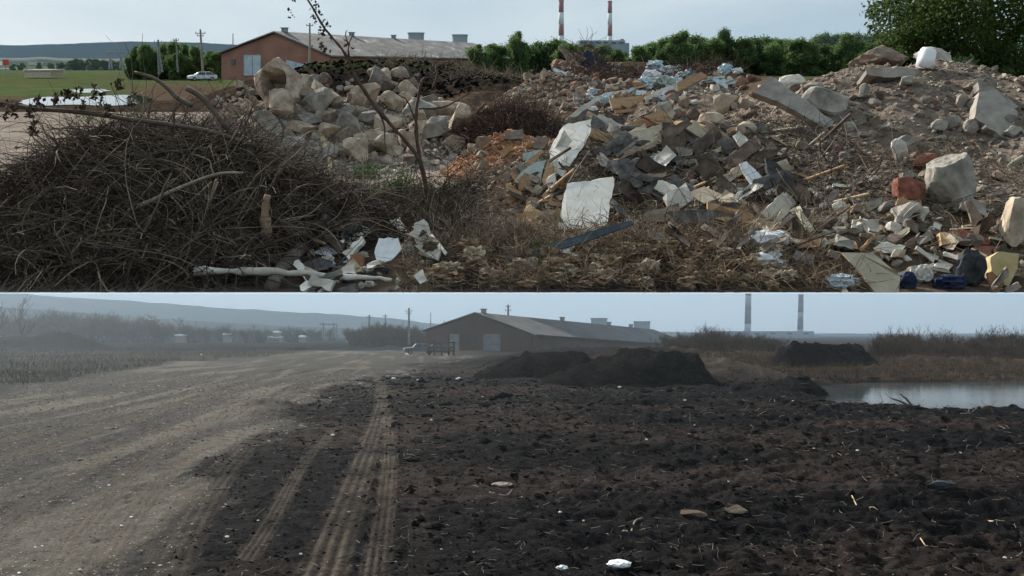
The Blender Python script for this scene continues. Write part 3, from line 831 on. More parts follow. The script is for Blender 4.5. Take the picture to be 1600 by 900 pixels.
# ------------------------------------------------------------------ poles, pylons, cars
def pole(fr, px, top, bot, d, rad, label, arms=(), lean=0.0, group=None, brace=False, mat='cement_pole'):
    b = fr.P(px + lean, bot, d); t = fr.P(px, top, d)
    root = empty(fr, 'utility_pole', b, label, 'pole', group)
    v, f = tube([b - np.array([0, 0, .3]), (b + t) / 2, t], [rad, rad * .85, rad * .65], 8)
    emit(fr, 'shaft', v, f, M[mat], parent=root)
    for (py, w) in arms:
        c = fr.P(px, py, d); m = MB(); m.box(c, (w, .12, .12))
        for s in (-.45, 0, .45):
            m.tube([c + np.array([s * w, 0, .06]), c + np.array([s * w, 0, .28])], .05, 6)
        m.emit(fr, 'crossarm', M['metal_grey'], parent=root)
    if brace:
        v, f = tube([fr.P(px + 7, bot, d - .5), fr.P(px + .6, top + (bot - top) * .2, d)], rad * .7, 8)
        emit(fr, 'brace', v, f, M[mat], parent=root)
pole(U, 247, 62, 113, 118, .22, 'grey braced utility pole in front of the green trees', [(66, 1.2)], lean=2, brace=True)
pole(U, 275, 60, 110, 125, .16, 'thin grey utility pole before the green trees', [(63, .9)], lean=3)
pole(U, 313, 46, 109, 118, .20, 'tall dark utility pole with small crossarms near the parked cars', [(52, 1.6), (56, 1.0)], lean=4, mat='wood_grey')
pole(U, 364, 52, 80, 190, .14, 'thin distant mast rising behind the gable of the brick shed', [], mat='wood_grey')
pole(U, 484, 36, 100, 112, .18, 'utility pole standing in front of the grey shed roof', [(40, 1.0)], mat='wood_grey')
pole(L, 577, 492, 530, 190, .30, 'dark hazy utility pole among the bare bushes, nearer the pylon', [(496, 1.6)])
pole(L, 602, 491, 530, 190, .20, 'thin hazy utility pole among the bare bushes', [(494, 1.2)])
pole(L, 639, 481, 536, 150, .25, 'tall hazy utility pole left of the dark shed beside the parked car', [(486, 1.3), (490, .9)])
pole(L, 673, 488, 515, 230, .14, 'thin distant mast behind the dark shed', [])
pole(L, 694, 501, 520, 210, .16, 'short distant post behind the dark shed eave', [])
pole(L, 794, 476, 524, 150, .24, 'utility pole rising behind the roof of the dark shed', [(479, .9), (485, 1.2)])
pole(L, 397, 509, 536, 150, .14, 'short post with a small board at the edge of the field', [(511, 1.2)])

def pylon(fr, x0, x1, top, bar, bot, d, label):
    b = fr.P((x0 + x1) / 2, bot, d)
    root = empty(fr, 'power_pylon', b, label, 'pylon', 'power line pylons')
    for x in (x0 + (x1 - x0) * .2, x0 + (x1 - x0) * .8):
        m = MB()
        m.tube([fr.P(x - 2.2, bot, d), fr.P(x, bar, d)], .22, 6); m.tube([fr.P(x + 2.2, bot, d), fr.P(x, bar, d)], .22, 6)
        m.tube([fr.P(x - 1.2, (bot + bar) / 2, d), fr.P(x + 1.2, (bot + bar) / 2, d)], .12, 4)
        m.tube([fr.P(x, bar, d), fr.P(x - .6, top, d)], .18, 6)
        m.emit(fr, 'leg', M['metal_grey'], parent=root)
    m = MB(); m.tube([fr.P(x0, bar, d), fr.P(x1, bar, d)], .24, 6)
    for x in np.linspace(x0, x1, 5): m.tube([fr.P(x, bar, d), fr.P(x, bar + 3, d)], .09, 4)
    m.emit(fr, 'crossarm', M['metal_grey'], parent=root)
pylon(U, 167, 195, 75, 82, 108, 220, 'two legged power line pylon over the green field')
pylon(L, 500, 527, 503, 506.5, 528, 260, 'hazy two legged power line pylon left of the bare bushes')
pole(L, 526, 508, 530, 240, .22, 'short hazy pole standing beside the pylon', [])

def car(fr, px, py, d, ang, paint, label, group, ln=4.3):
    p = fr.P(px, py, d); zb = p[2]
    root = empty(fr, 'parked_car', p, label, 'car', group)
    cs, sn = math.cos(ang), math.sin(ang)
    def X(v):
        v = np.asarray(v, float)
        return np.column_stack([p[0] + v[:, 0] * cs - v[:, 1] * sn, p[1] + v[:, 0] * sn + v[:, 1] * cs, zb + v[:, 2]])
    k = ln / 4.3
    prof = [(-2.15, .35), (-2.15, .62), (-2.05, .80), (-1.25, .90), (1.45, .93), (2.08, .88), (2.15, .60), (2.13, .35)]
    st = [(-.86, .0), (-.80, .03), (.80, .03), (.86, .0)]
    V = []
    for (y, ex) in [(-.86, 0), (-.74, .04), (.74, .04), (.86, 0)]:
        for (x, z) in prof: V.append((x * k * (1 + ex * .2), y, z + ex * (z > .6)))
    n = len(prof); Fc = [tuple(range(n)), tuple(range(3 * n, 4 * n))[::-1]]
    for r in range(3):
        for i in range(n): Fc.append((r * n + i, (r + 1) * n + i, (r + 1) * n + (i + 1) % n, r * n + (i + 1) % n))
    emit(fr, 'body', X(V), Fc, paint, parent=root, smooth=False)
    cab = [(-1.0, .90), (-.45, 1.36), (1.05, 1.40), (1.75, .93)]
    V = [(x * k, y * (.78 if z < 1 else .62), z) for y in (-1, 1) for (x, z) in cab]
    emit(fr, 'window', X(V), [(0, 1, 2, 3), (7, 6, 5, 4), (0, 4, 5, 1), (1, 5, 6, 2), (2, 6, 7, 3)], M['glass_dark'], parent=root)
    m = MB(); V = [(x * k, y * .65, z) for z in (1.37, 1.45) for (x, y) in [(-.5, -1), (1.1, -1), (1.1, 1), (-.5, 1)]]
    m.add(V, [(3, 2, 1, 0), (4, 5, 6, 7), (0, 1, 5, 4), (1, 2, 6, 5), (2, 3, 7, 6), (3, 0, 4, 7)])
    for xa, xb in [(-1.03, -.5), (1.78, 1.1), (.35, .35)]:
        for y in (-1, 1):
            v, f = tube([(xa * k, y * .79, .9), (xb * k, y * .65, 1.40)], .045, 4); m.add(v, f)
    V, Fc = m.arr(); emit(fr, 'roof', X(V), Fc, paint, parent=root)
    for wx in (-1.35, 1.35):
        for wy in (-.80, .80):
            v, f = tube([(wx * k, wy - .1, .32), (wx * k, wy + .1, .32)], .32, 14)
            w = emit(fr, 'wheel', X(v), f, M['rubber'], parent=root)
            v, f = tube([(wx * k, wy - .115, .32), (wx * k, wy + .115, .32)], .17, 10)
            emit(fr, 'rim', X(v), f, M['metal_grey'], parent=w)
    for wy in (-.62, .62):
        m = MB(); m.box((-2.14 * k, wy, .68), (.08, .3, .14)); V, Fc = m.arr()
        emit(fr, 'headlight', X(V), Fc, M['plastic_white'], parent=root)
car(U, 316, 126, 124, R(35), M['car_silver'], 'grey silver parked car on the grass, nearer the utility pole', 'cars parked by the brick shed')
car(U, 348, 119.5, 152, R(8), M['car_white'], 'pale parked car with green grass behind, nearer the brick shed', 'cars parked by the brick shed', 4.5)
M['car_backlit'] = nmat('car_backlit', (.10, .12, .14), (.14, .16, .18), 2, 0, .35, metal=.3)  # silver paint darkened to hold backlit shade in its colour
car(L, 655, 553, 108, R(12), M['car_backlit'], 'hazy silver car parked left of the dark shed', 'cars parked beside the dark shed')
car(L, 684, 551, 118, R(-10), M['car_backlit'], 'hazy dark silver car half behind the fence posts by the shed', 'cars parked beside the dark shed')

# wooden frame fence beside the shed in the yard
fo = L.P(690, 556, 100)
root = empty(L, 'timber_fence', fo, 'low dark timber fence of posts and rails beside the hazy shed', 'fence')
for x, tp in [(671, 540), (678, 531), (690, 536), (701, 522), (709, 534)]:
    v, f = tube([L.P(x, 557, 100), L.P(x, tp, 100)], .12, 6); emit(L, 'post', v, f, M['wood_dark'], parent=root)
for y in (536, 543, 549):
    v, f = tube([L.P(669, y, 99.8), L.P(711, y - 1, 99.8)], .09, 6); emit(L, 'rail', v, f, M['wood_dark'], parent=root)
# far sheds and small bright roofs of the village, seen over the yard
vil = [(48, 509, 14), (92, 508, 9), (224, 515, 12), (229, 500, 10), (283, 518, 8), (280, 525, 14), (352, 523, 8), (420, 528, 34), (430, 520, 8), (546, 527, 16), (560, 523, 12), (470, 527, 7)]
for i, (px, py, w) in enumerate(vil):
    d = 330.0 if py < 520 else 250.0
    c = L.P(px, py, d); ww = w * d / F; hh = (1.9 + (2.5 if w > 20 else .8)) 
    m = MB(); m.box(c + np.array([0, 2, -hh / 2]), (ww * .92, 4, hh))
    lab = ['low hut with a thin bright roof far across the field, nearest the big bare bush', 'small faint hut roof right of the dark spoil heap', 'wedge shaped bright roof low in the field among the village trees', 'white roof high on the tree line of the village',
           'tiny white hut above the long bright roof at the field edge', 'long bright roofed hut at the far field edge', 'small white roofed hut before the hazy hills', 'wide pale shack beside the short post with a board',
           'small pale hut behind the wide shack', 'pale hut roof at the foot of the bare bushes', 'faint hut roof among the bare bushes', 'tiny pale hut between the shack and the pylon'][i]
    h = m.emit(L, 'village_hut', M['wood_grey']); tag(h, lab, 'hut')
    m = MB(); m.hexa([c + np.array([-ww / 2, -.3, 0]), c + np.array([ww / 2, -.3, 0]), c + np.array([ww / 2, 4.3, 0]), c + np.array([-ww / 2, 4.3, 0])],
                     [c + np.array([-ww / 2, -.1, .5]), c + np.array([ww / 2, -.1, .25]), c + np.array([ww / 2, 3.9, .5]), c + np.array([-ww / 2, 3.9, .7])])
    m.emit(L, 'roof', M['car_silver'], parent=h)
# upper field: wreck, sign, far roofs
def hut(px0, px1, top, bot, d, label, wm='beige'):
    a, b = U.P(px0, bot, d), U.P(px1, top, d)
    m = MB(); m.box(((a[0] + b[0]) / 2, d + 2, (a[2] + b[2]) / 2), (b[0] - a[0], 4, b[2] - a[2]))
    h = m.emit(U, 'field_hut', M[wm]); tag(h, label, 'hut')
    m = MB(); m.box(((a[0] + b[0]) / 2, d + 2, b[2] + .12), ((b[0] - a[0]) * 1.06, 4.4, .24)); m.emit(U, 'roof', M['dirty_white'], parent=h)
hut(38, 79, 110.5, 121, 140, 'low tumbledown beige hut on the green field')
hut(44, 58, 97.5, 101, 330, 'tiny white roofed farm hut before the blue hills', 'dirty_white')
hut(0, 24, 108, 111, 300, 'low white roofed hut behind the red sign', 'dirty_white')
hut(326, 342, 98, 107, 150, 'small grey kiosk beside the gable of the brick shed', 'wood_grey')
sr = empty(U, 'road_sign', U.P(8, 122, 105), 'red and white road sign on a thin post at the edge of the green field', 'sign')
v, f = tube([U.P(9, 123, 105), U.P(9, 92, 105)], .05, 6); emit(U, 'post', v, f, M['metal_grey'], parent=sr)
c = U.P(9, 97.5, 104.9); m = MB(); m.box(c, (.85, .06, .75)); m.emit(U, 'red_panel', M['sign_red'], parent=sr)
c = U.P(2.5, 99, 104.95); m = MB(); m.box(c, (.5, .05, .55)); m.emit(U, 'white_panel', M['plastic_white'], parent=sr)

# ------------------------------------------------------------------ trees
def leafquads(C, size, seed, flat=1.0):
    r = np.random.default_rng(seed); n = len(C)
    a = r.normal(size=(n, 3)); a /= np.linalg.norm(a, axis=1, keepdims=True)
    b = np.cross(a, r.normal(size=(n, 3))); b /= np.linalg.norm(b, axis=1, keepdims=True)
    s = size * r.uniform(.6, 1.4, (n, 1))
    V = np.stack([C - a * s, C - b * s * .55, C + a * s, C + b * s * .55], 1).reshape(-1, 3)
    return V, np.arange(4 * n).reshape(n, 4)

def crown_points(n, clumps, seed):
    r = np.random.default_rng(seed); out = []
    w = np.array([c[3] ** 2 for c in clumps]); w = w / w.sum()
    cnt = r.multinomial(n, w)
    for (x, y, z, rad, *sq), k in zip(clumps, cnt):
        sqz = sq[0] if sq else 1.0
        d = r.normal(size=(k, 3)); d /= np.linalg.norm(d, axis=1, keepdims=True)
        q = rad * r.uniform(.2, 1.0, (k, 1)) ** .5 * (1 + .24 * r.normal(size=(k, 1)))
        out.append(np.array([x, y, z]) + d * q * np.array([1, 1, sqz]))
    return np.concatenate(out)

def tree(fr, name, base, hgt, wid, mat, label, cat, group, nleaf=2600, leaf=.16, seed=1, squat=.9, trunk=.3, low=.25):
    r = np.random.default_rng(seed)
    root = empty(fr, name, base, label, cat, group)
    cl = []
    for i in range(26):
        a = r.uniform(0, 2 * np.pi); q = math.sqrt(r.uniform(0, 1)); zz = r.uniform(low, .86)
        env = math.sin(math.pi * min(1, .15 + zz * .85)) ** .6
        cl.append((base[0] + math.cos(a) * q * wid * .36 * env, base[1] + math.sin(a) * q * wid * .3 * env, base[2] + zz * hgt, wid * r.uniform(.09, .20), squat))
    P = crown_points(nleaf, cl, seed + 5)
    V, Fc = leafquads(P, leaf, seed + 9)
    V[:, 2] = np.maximum(V[:, 2], base[2] + .02)
    emit(fr, 'crown', V, Fc, mat, parent=root, shear=False)
    m = MB(); m.tube([base + np.array([0, 0, -.2]), base + np.array([.05 * wid, 0, hgt * .35]), base + np.array([-.02 * wid, 0, hgt * .7])], [hgt * .03, hgt * .022, hgt * .008], 7)
    for i in range(5):
        c = cl[i * 3]; z0 = hgt * r.uniform(.2, .45)
        m.tube([base + np.array([0, 0, z0]), (base + np.array([0, 0, z0]) + np.array(c[:3])) / 2 + np.array([0, 0, .1]), np.array(c[:3])], [hgt * .014, hgt * .01, hgt * .003], 5)
    m.emit(fr, 'trunk', M['bark'], parent=root, shear=False)
    return root

def children(o): return [c for c in bpy.data.objects if c.parent == o]
def copy_thing(fr, src, kids, base, scl, label, rot=0.0):
    c = src.copy(); COL.objects.link(c); c.location = fr.world(base); c.scale = tuple(fr.k * s for s in scl); c.rotation_euler = (0, 0, rot)
    c["label"] = label
    ORG[c.name] = np.array(base, float)
    for ch in kids:
        q = ch.copy(); COL.objects.link(q); q.parent = c
    return c

protos = []
for s in range(4):
    t = tree(U, 'leafy_tree', U.P([812, 1060, 1130, 1330][s], [104, 104, 104, 108][s], 170), 8.4, 7.0, [M['leaf_mid'], M['leaf_mid'], M['leaf_dark'], M['leaf_mid']][s], '', 'tree', 'trees beyond the dump', 13000, .17, 40 + s, low=.04)
    protos.append((t, children(t)))
protos[0][0]["label"] = 'tallest dark green tree standing at the end of the shed roof'
protos[1][0]["label"] = 'bushy green tree in the row beyond the dump, above the orange plank'
protos[2][0]["label"] = 'darker green tree in the row beyond the dump, over the pale slab'
protos[3][0]["label"] = 'green tree at the end of the row beside the blue grove'
line = [(750, 66), (778, 64), (838, 62), (858, 58), (905, 66), (932, 68), (960, 76), (990, 72), (1008, 64), (1030, 60), (1045, 58), (1085, 57), (1108, 60), (1160, 60), (1180, 59), (1205, 57), (1230, 62), (1252, 60), (1275, 66), (1300, 68), (1322, 66), (1352, 64), (1375, 62), (885, 62), (1218, 58), (1068, 60)]
line += [(px + 9, top + 3) for px, top in line] + [(px - 8, top + 6) for px, top in line[::2]]
for i, (px, top) in enumerate(line):
    s, ch = protos[i % 4]
    d = (165 if i < 26 else 195) + (i * 37 % 17) * 1.5
    b = U.P(px, 106, d); b[2] = 0
    k = (U.P(px, top, d)[2]) / 8.4
    copy_thing(U, s, ch, b, (k * 1.45, k * 1.2, k), trlab(px, top, i < 26), rot=i * 1.3)
s, ch = protos[0]; s.location = U.world(np.array([U.P(812, 0, 165)[0], 165, 0])); kk = U.P(0, 44, 165)[2] / 8.4
s.scale = (K * kk * .8, K * kk * .8, K * kk * 1.02)
# grove behind the field (left) and dim far trees
for i, (px, top, d) in enumerate([(215, 72, 135), (232, 68, 132), (250, 65, 136), (268, 63, 133), (284, 67, 137), (300, 70, 132), (322, 74, 136), (340, 76, 135), (242, 76, 130), (275, 78, 129), (208, 80, 133)]):
    s, ch = protos[(i + 2) % 4]
    b = U.P(px, 106, d); b[2] = 0; k = U.P(px, top, d)[2] / 8.4
    copy_thing(U, s, ch, b, (k * .9, k * .9, k), ['green tree behind the braced pole, the one at the outer edge of the clump', 'green tree just left of the braced pole', 'tall green tree behind the braced pole', 'green tree between the braced pole and the thin pole', 'green tree behind the thin grey pole', 'green tree left of the tall dark pole', 'green tree right of the tall dark pole', 'green tree nearest the brick gable', 'low front tree at the braced pole', 'low front tree at the thin grey pole', 'lowest tree at the outer edge of the clump by the braced pole'][i], rot=i * 1.9)["group"] = 'trees behind the utility poles'
for i, (px, top) in enumerate([(108, 93), (118, 91), (128, 93), (140, 91), (152, 92), (164, 93), (176, 92), (188, 94), (80, 97), (95, 96), (32, 97), (20, 98), (60, 97)]):
    s, ch = protos[(i + 1) % 4]
    b = U.P(px, 106, 280); b[2] = 0; k = max(.25, U.P(px, top, 280)[2] / 8.4)
    copy_thing(U, s, ch, b, (k * 1.5, k * 1.3, k), 'small distant tree along the far side of the green field', rot=i)["group"] = 'distant field trees'
for i, (px, top) in enumerate([(1275, 50), (1288, 48), (1302, 49), (1316, 48), (1330, 49), (1344, 48), (1358, 50), (1370, 49)]):
    s, ch = protos[(i + 1) % 4]
    d = 260
    b = U.P(px, 106, d); b[2] = 0; k = U.P(px, top, d)[2] / 8.4
    copy_thing(U, s, ch, b, (k * .75, k * .75, k), 'tall dim tree in the far grove above the row', rot=i * 2.1)["group"] = 'far grove above the tree row'

# the big tree at the right edge
bt = U.P(1560, 140, 34); bt[2] = 0
root = empty(U, 'big_leafy_tree', bt, 'huge dark leafy tree filling the corner above the concrete slab', 'tree')
r_ = np.random.default_rng(5); cl = []
for (px, py, rad) in [(1385, 20, .9), (1400, 45, .8), (1420, 5, 1.1), (1395, 68, .6), (1425, 78, .9), (1460, 20, 1.5), (1500, 50, 1.6), (1450, 95, 1.0), (1545, 15, 1.8), (1590, 60, 1.8), (1540, 95, 1.4), (1500, 110, 1.2), (1590, 120, 1.3), (1640, 30, 2.0), (1700, 90, 2.0), (1470, -40, 1.8), (1560, -60, 2.2), (1650, -50, 2.4), (1430, 50, 1.2), (1405, -20, 1.0), (1520, 140, .9), (1580, 150, 1.0), (1480, 70, 1.3), (1700, 160, 2.0), (1372, 30, .45), (1368, 42, .35), (1385, 85, .5), (1415, 95, .7)]:
    for k in range(2):
        cl.append((*(U.P(px + r_.uniform(-8, 8), py + r_.uniform(-8, 8), 33 + r_.uniform(-2.2, 2.5))), rad * r_.uniform(.75, 1.0), .85))
P = crown_points(60000, cl, 77); V, Fc = leafquads(P, .075, 78)
emit(U, 'crown', V, Fc, M['leaf_big'], parent=root, shear=False)
m = MB()
m.tube([bt + np.array([0, 0, -.5]), U.P(1558, 110, 34), U.P(1545, 50, 34), U.P(1540, -40, 34)], [.45, .36, .28, .15], 10)
for q in [(1400, 30), (1440, 80), (1500, 20), (1600, 40), (1470, -40), (1590, 90), (1650, 0), (1420, 60)]:
    m.tube([U.P(1555, 100, 34), (U.P(1550, 70, 34) + U.P(*q, 33.5)) / 2, U.P(*q, 33)], [.18, .11, .03], 6)
m.emit(U, 'trunk', M['bark'], parent=root, shear=False)
for i, (px, top, w) in enumerate([(1500, 118, 2.6), (1560, 128, 2.6), (1610, 120, 3.0), (1450, 112, 2.2), (1400, 102, 2.2)]):
    b = U.P(px, 160, 30 + i * .7); b[2] = 0
    hh = U.P(px, top - 25, b[1])[2]
    tree(U, 'green_bush', b, max(1.5, hh), w, M['leaf_dark'], ['bush in the shade right of the white container', 'bush behind the leaning slab at the edge of the dump', 'outermost dark bush under the big tree', 'bush under the big tree behind the white container', 'bush left of the big tree at the end of the row'][i], 'bush', None, 7000, .09, 200 + i, low=.05)

# bare trees
def bare_lines(base, hgt, seed, spread=.5, lv=4, n0=3, shrub=False):
    r = np.random.default_rng(seed); out = []
    def grow(p, d, ln, rad, k):
        pts = [p]; q = p.copy(); dd = d.copy()
        for i in range(4):
            dd = dd + r.normal(size=3) * .12 + np.array([0, 0, .06]); dd /= np.linalg.norm(dd)
            q = q + dd * ln / 4; pts.append(q.copy())
        out.append((np.array(pts), np.linspace(rad, rad * .45, 5)))
        if k < lv:
            for j in range(r.integers(3, 6)):
                t = r.integers(1, 5); a = r.normal(size=3); a[2] = abs(a[2]) * .6
                nd = dd + a / np.linalg.norm(a) * spread * 1.3; nd /= np.linalg.norm(nd)
                grow(pts[t], nd, ln * r.uniform(.5, .75), rad * .5, k + 1)
    for i in range(n0 if shrub else 1):
        d = np.array([r.normal() * (.4 if shrub else .05), r.normal() * (.4 if shrub else .05), 1.0]); d /= np.linalg.norm(d)
        grow(np.array(base, float) + (r.normal(size=3) * [.1 * hgt, .1 * hgt, 0] if shrub else 0), d, hgt * (.5 if shrub else .42), hgt * (.010 if shrub else .018), 1)
    return out
def bare(fr, name, base, hgt, seed, label, cat, group, spread=.5, lv=4, n0=3, shrub=False, mat='bare_far', thick=1.0):
    ls = bare_lines(base, hgt, seed, spread, lv, n0, shrub)
    P = np.array([a for a, b in ls]); Rd = np.array([b for a, b in ls]) * thick
    top = P[..., 2].max() - base[2]
    P = (P - base) * [hgt / top] * 3 + base if False else base + (P - base) * (hgt / top)
    V, Fc = tubes_batch(P, np.maximum(Rd, hgt * .0018 * thick), 3)
    o = emit(fr, name, V, Fc, M[mat], shear=False, org=base)
    return tag(o, label, cat, group)

bp = []
for s in range(5):
    bp.append(bare(L, 'bare_shrub', L.P([1405, 1440, 1480, 1540, 1585][s], 572, 82), 4.5, 300 + s, ['bare shrub at the end of the dark earth heap', 'bare brown shrub on the pond bank next to the dark heap', 'bare brown shrub on the middle of the pond bank', 'bare brown shrub over the brightest part of the pond', 'tall bare brown shrub at the picture edge behind the pond'][s], 'shrub', 'bare shrubs behind the pond', .55, 4, 15, True, thick=1.3))
sh = []
for i in range(66):
    px = 1368 + i * 3.9 + random.uniform(-4, 4); d = random.uniform(72, 100)
    top = np.interp(px, [1370, 1385, 1440, 1500, 1560, 1620, 1700], [538, 517, 526, 531, 524, 529, 533]) + random.uniform(-5, 9)
    b = L.P(px, 570, d); b[2] = 0; sh.append((b, (L.P(px, top, d)[2]) / 4.5, f"{'front' if d < 82 else 'deeper' if d < 92 else 'rear'} brown leafless shrub in the thicket {'beside the earth heap end' if px < 1400 else 'above the branch stubs' if px < 1450 else 'above the middle of the pond' if px < 1520 else 'above the bright end of the pond' if px < 1570 else 'at the picture edge behind the pond'}", 'bare shrubs behind the pond'))
for i in range(22):
    px = 1040 + i * 8.5 + random.uniform(-4, 4); d = random.uniform(95, 130)
    top = np.interp(px, [1040, 1085, 1110, 1140, 1200, 1260], [520, 514, 507, 517, 519, 530]) + random.uniform(-3, 6)
    b = L.P(px, 555, d); b[2] = 0; sh.append((b, (L.P(px, top, d)[2]) / 4.5, f"{'front' if d < 112 else 'rear'} leafless shrub {'by the low shed end' if px < 1095 else 'under the spreading bare tree' if px < 1135 else 'left of the tall hazy chimney' if px < 1165 else 'between the two hazy chimneys' if px < 1225 else 'behind the earth heap'}", 'bare shrubs behind the shed'))
for i in range(26):
    px = 548 + i * 4.6 + random.uniform(-4, 4); d = random.uniform(165, 200)
    top = np.interp(px, [540, 575, 600, 640, 670], [514, 506, 499, 508, 512]) + random.uniform(-3, 6)
    b = L.P(px, 540, d); b[2] = 0; sh.append((b, (L.P(px, top, d)[2]) / 4.5, f"{'nearer' if d < 182 else 'farther'} hazy bush {'left of the dark hazy pole' if px < 577 else 'between the dark and the thin hazy poles' if px < 602 else 'between the thin pole and the tall pole' if px < 639 else 'between the tall pole and the dark shed'}", 'bare bushes among the utility poles'))
for i in range(60):
    px = -20 + i * 9.2 + random.uniform(-4, 4); d = random.uniform(240, 330)
    top = np.interp(px, [-20, 0, 55, 80, 165, 240, 330, 420, 540], [478, 482, 494, 482, 489, 498, 505, 510, 514]) + random.uniform(-4, 7)
    b = L.P(px, 535, d); b[2] = 0; vm = min([(30, 'the big bare tree'), (95, 'the spoil heap'), (165, 'the rounded bare tree'), (224, 'the white village roofs'), (283, 'the long bright roofed hut'), (352, 'the small white roofed hut'), (400, 'the short post with a board'), (430, 'the wide pale shack'), (512, 'the hazy pylon')], key=lambda q: abs(q[0] - px)); sh.append((b, (L.P(px, top, d)[2]) / 4.5, f"{'nearer' if d < 285 else 'farther'} dim leafless tree {'left of' if px < vm[0] else 'right of'} {vm[1]} across the field", 'village trees beyond the field'))
for i, (b, k, lab, gp) in enumerate(sh):
    c = bp[i % 5].copy(); COL.objects.link(c); c.location = L.world(b); c.scale = (k * 1.25, k * 1.25, k); c.rotation_euler = (0, 0, i * 1.7)
    c["label"] = lab; c["group"] = gp
bare(L, 'bare_tree', np.array([(30 - 800) / F * 165, 165, 0.]), 11.5, 411, 'big bare tree at the left picture edge over the hazy field', 'tree', None, .5, 5)
bare(L, 'bare_tree', np.array([(-6 - 800) / F * 160, 160, 0.]), 11, 412, 'bare tree cut by the left picture edge', 'tree', None, .5, 5)
for i, (px, top, d) in enumerate([(164, 483, 260), (217, 490, 270), (243, 487, 265), (282, 494, 280), (1110, 501, 110), (1368, 519, 86), (1425, 524, 88)]):
    b = L.P(px, 540, d); b[2] = 0
    bare(L, 'bare_tree', b, L.P(px, top, d)[2], 430 + i, ['rounded bare tree on the village tree line nearest the spoil heap', 'bare tree left of the white village roof', 'bare tree right of the white village roof', 'bare tree above the long bright roofed hut', 'spreading bare tree left of the chimney', 'twin crowned bare tree at the end of the earth heap', 'bare tree above the pond thicket'][i], 'tree', None, .55, 5)
# evergreen-dark village hedge and the earth heap behind the pond
def heap(fr, px0, px1, top, d, name, label, mat, z0=0, seed=3, ry=3.0, lk=5.5, rk=5.5):
    a, b = fr.P(px0, 0, d)[0], fr.P(px1, 0, d)[0]; n = 60; m_ = 24
    X, Y = np.meshgrid(np.linspace(0, 1, n), np.linspace(-1, 1, m_))
    wob_ = .10 * fbm(Y * 2, X * 6, seed + 2, 3)
    e = np.clip(np.minimum((X + wob_ * .5) * lk, (1 - X + wob_ * .5) * rk), 0, 1) ** .8 * np.clip((1 - np.abs(Y)) * 1.6, 0, 1) ** .8
    tp = fr.P(0, top, d)[2] - z0
    wx = a + X * (b - a); wy = d + Y * ry
    Z = z0 + e * tp * (1 + .55 * fbm(wx * .55, wy * .8, seed, 5) + .42 * fbm(wx * 1.9, wy * 1.9, seed + 4, 5))
    wx = wx + .6 * fbm(wx * .7 + 9, wy + Z, seed + 7, 3)
    V = np.stack([wx.ravel(), wy.ravel(), Z.ravel() - .05], 1)
    ii = np.arange(m_ - 1)[:, None] * n + np.arange(n - 1)[None, :]
    o = emit(fr, name, V, np.stack([ii, ii + 1, ii + 1 + n, ii + n], -1).reshape(-1, 4), mat, smooth=True)
    return tag(o, label, 'earth heap')
soilm = nmat('heap_soil', (.0045, .0045, .005), (.015, .0135, .013), 1.2, .9, .97, dist=.4, spec=.0)
heap(L, 1198, 1372, 539, 60, 'earth_heap', 'long dark earth heap with a rough top on the bank behind the pond', soilm, 0.0, 3, 2.5)
heap(L, 735, 960, 552, 51, 'earth_heap', 'long low dark earth bank with a pale grassy crest in front of the shed', soilm, -.1, 13, 3.5, 2.6, 4)
heap(L, 840, 1112, 550, 45, 'earth_heap', 'black steep sided earth bank, the tallest one in the yard', soilm, -.1, 23, 3.2, 2.0, 9)
heap(L, 1060, 1250, 562, 52, 'earth_heap', 'brownish earth bank sloping down towards the pond', nmat('bank_soil', (.014, .012, .010), (.042, .032, .025), 1.2, .7, .97, dist=.2), -.2, 33, 4, 8, 1.6)
# ================================================================== THE DUMP: rubble, boards, brush
import bmesh
def ico(sub):
    bm = bmesh.new(); bmesh.ops.create_icosphere(bm, subdivisions=sub, radius=1.0)
    V = np.array([v.co[:] for v in bm.verts]); Fc = np.array([[v.index for v in f.verts] for f in bm.faces]); bm.free()
    return V, Fc
ICO = {k: ico(k) for k in (1, 2, 3, 4)}
def rot_rand(r):
    q = r.normal(size=4); q /= np.linalg.norm(q); w, x, y, z = q
    return np.array([[1 - 2 * (y * y + z * z), 2 * (x * y - z * w), 2 * (x * z + y * w)], [2 * (x * y + z * w), 1 - 2 * (x * x + z * z), 2 * (y * z - x * w)], [2 * (x * z - y * w), 2 * (y * z + x * w), 1 - 2 * (x * x + y * y)]])
def rockshape(seed, dims, sub=2, cuts=9, rough=.05, tilt=None):
    r = np.random.default_rng(seed); V, Fc = ICO[sub]; V = V.copy()
    if r.uniform() < .6:
        pw = r.uniform(3, 8); V = (V @ rot_rand(r).T); V = V / ((np.abs(V) ** pw).sum(1) ** (1 / pw))[:, None]; V *= .86
        V[:, 0] += V[:, 2] * r.normal() * .25; V[:, 1] += V[:, 0] * r.normal() * .2
    for i in range(cuts):
        n = r.normal(size=3); n /= np.linalg.norm(n); d = r.uniform(.42, .80)
        q = V @ n; m = q > d; V[m] -= (q[m] - d)[:, None] * n
    if rough:
        p = V * 2.3 + seed % 97
        V = V * (1 + rough * 2.2 * fbm(p[:, 0] + p[:, 2] * 1.7, p[:, 1] - p[:, 2], seed % 31, 3))[:, None] + r.normal(size=V.shape) * rough * .12
    V /= np.abs(V).max(0)
    V = V * np.array(dims) / 2
    V = V @ (rot_rand(r).T if tilt is None else tilt)
    return V, Fc
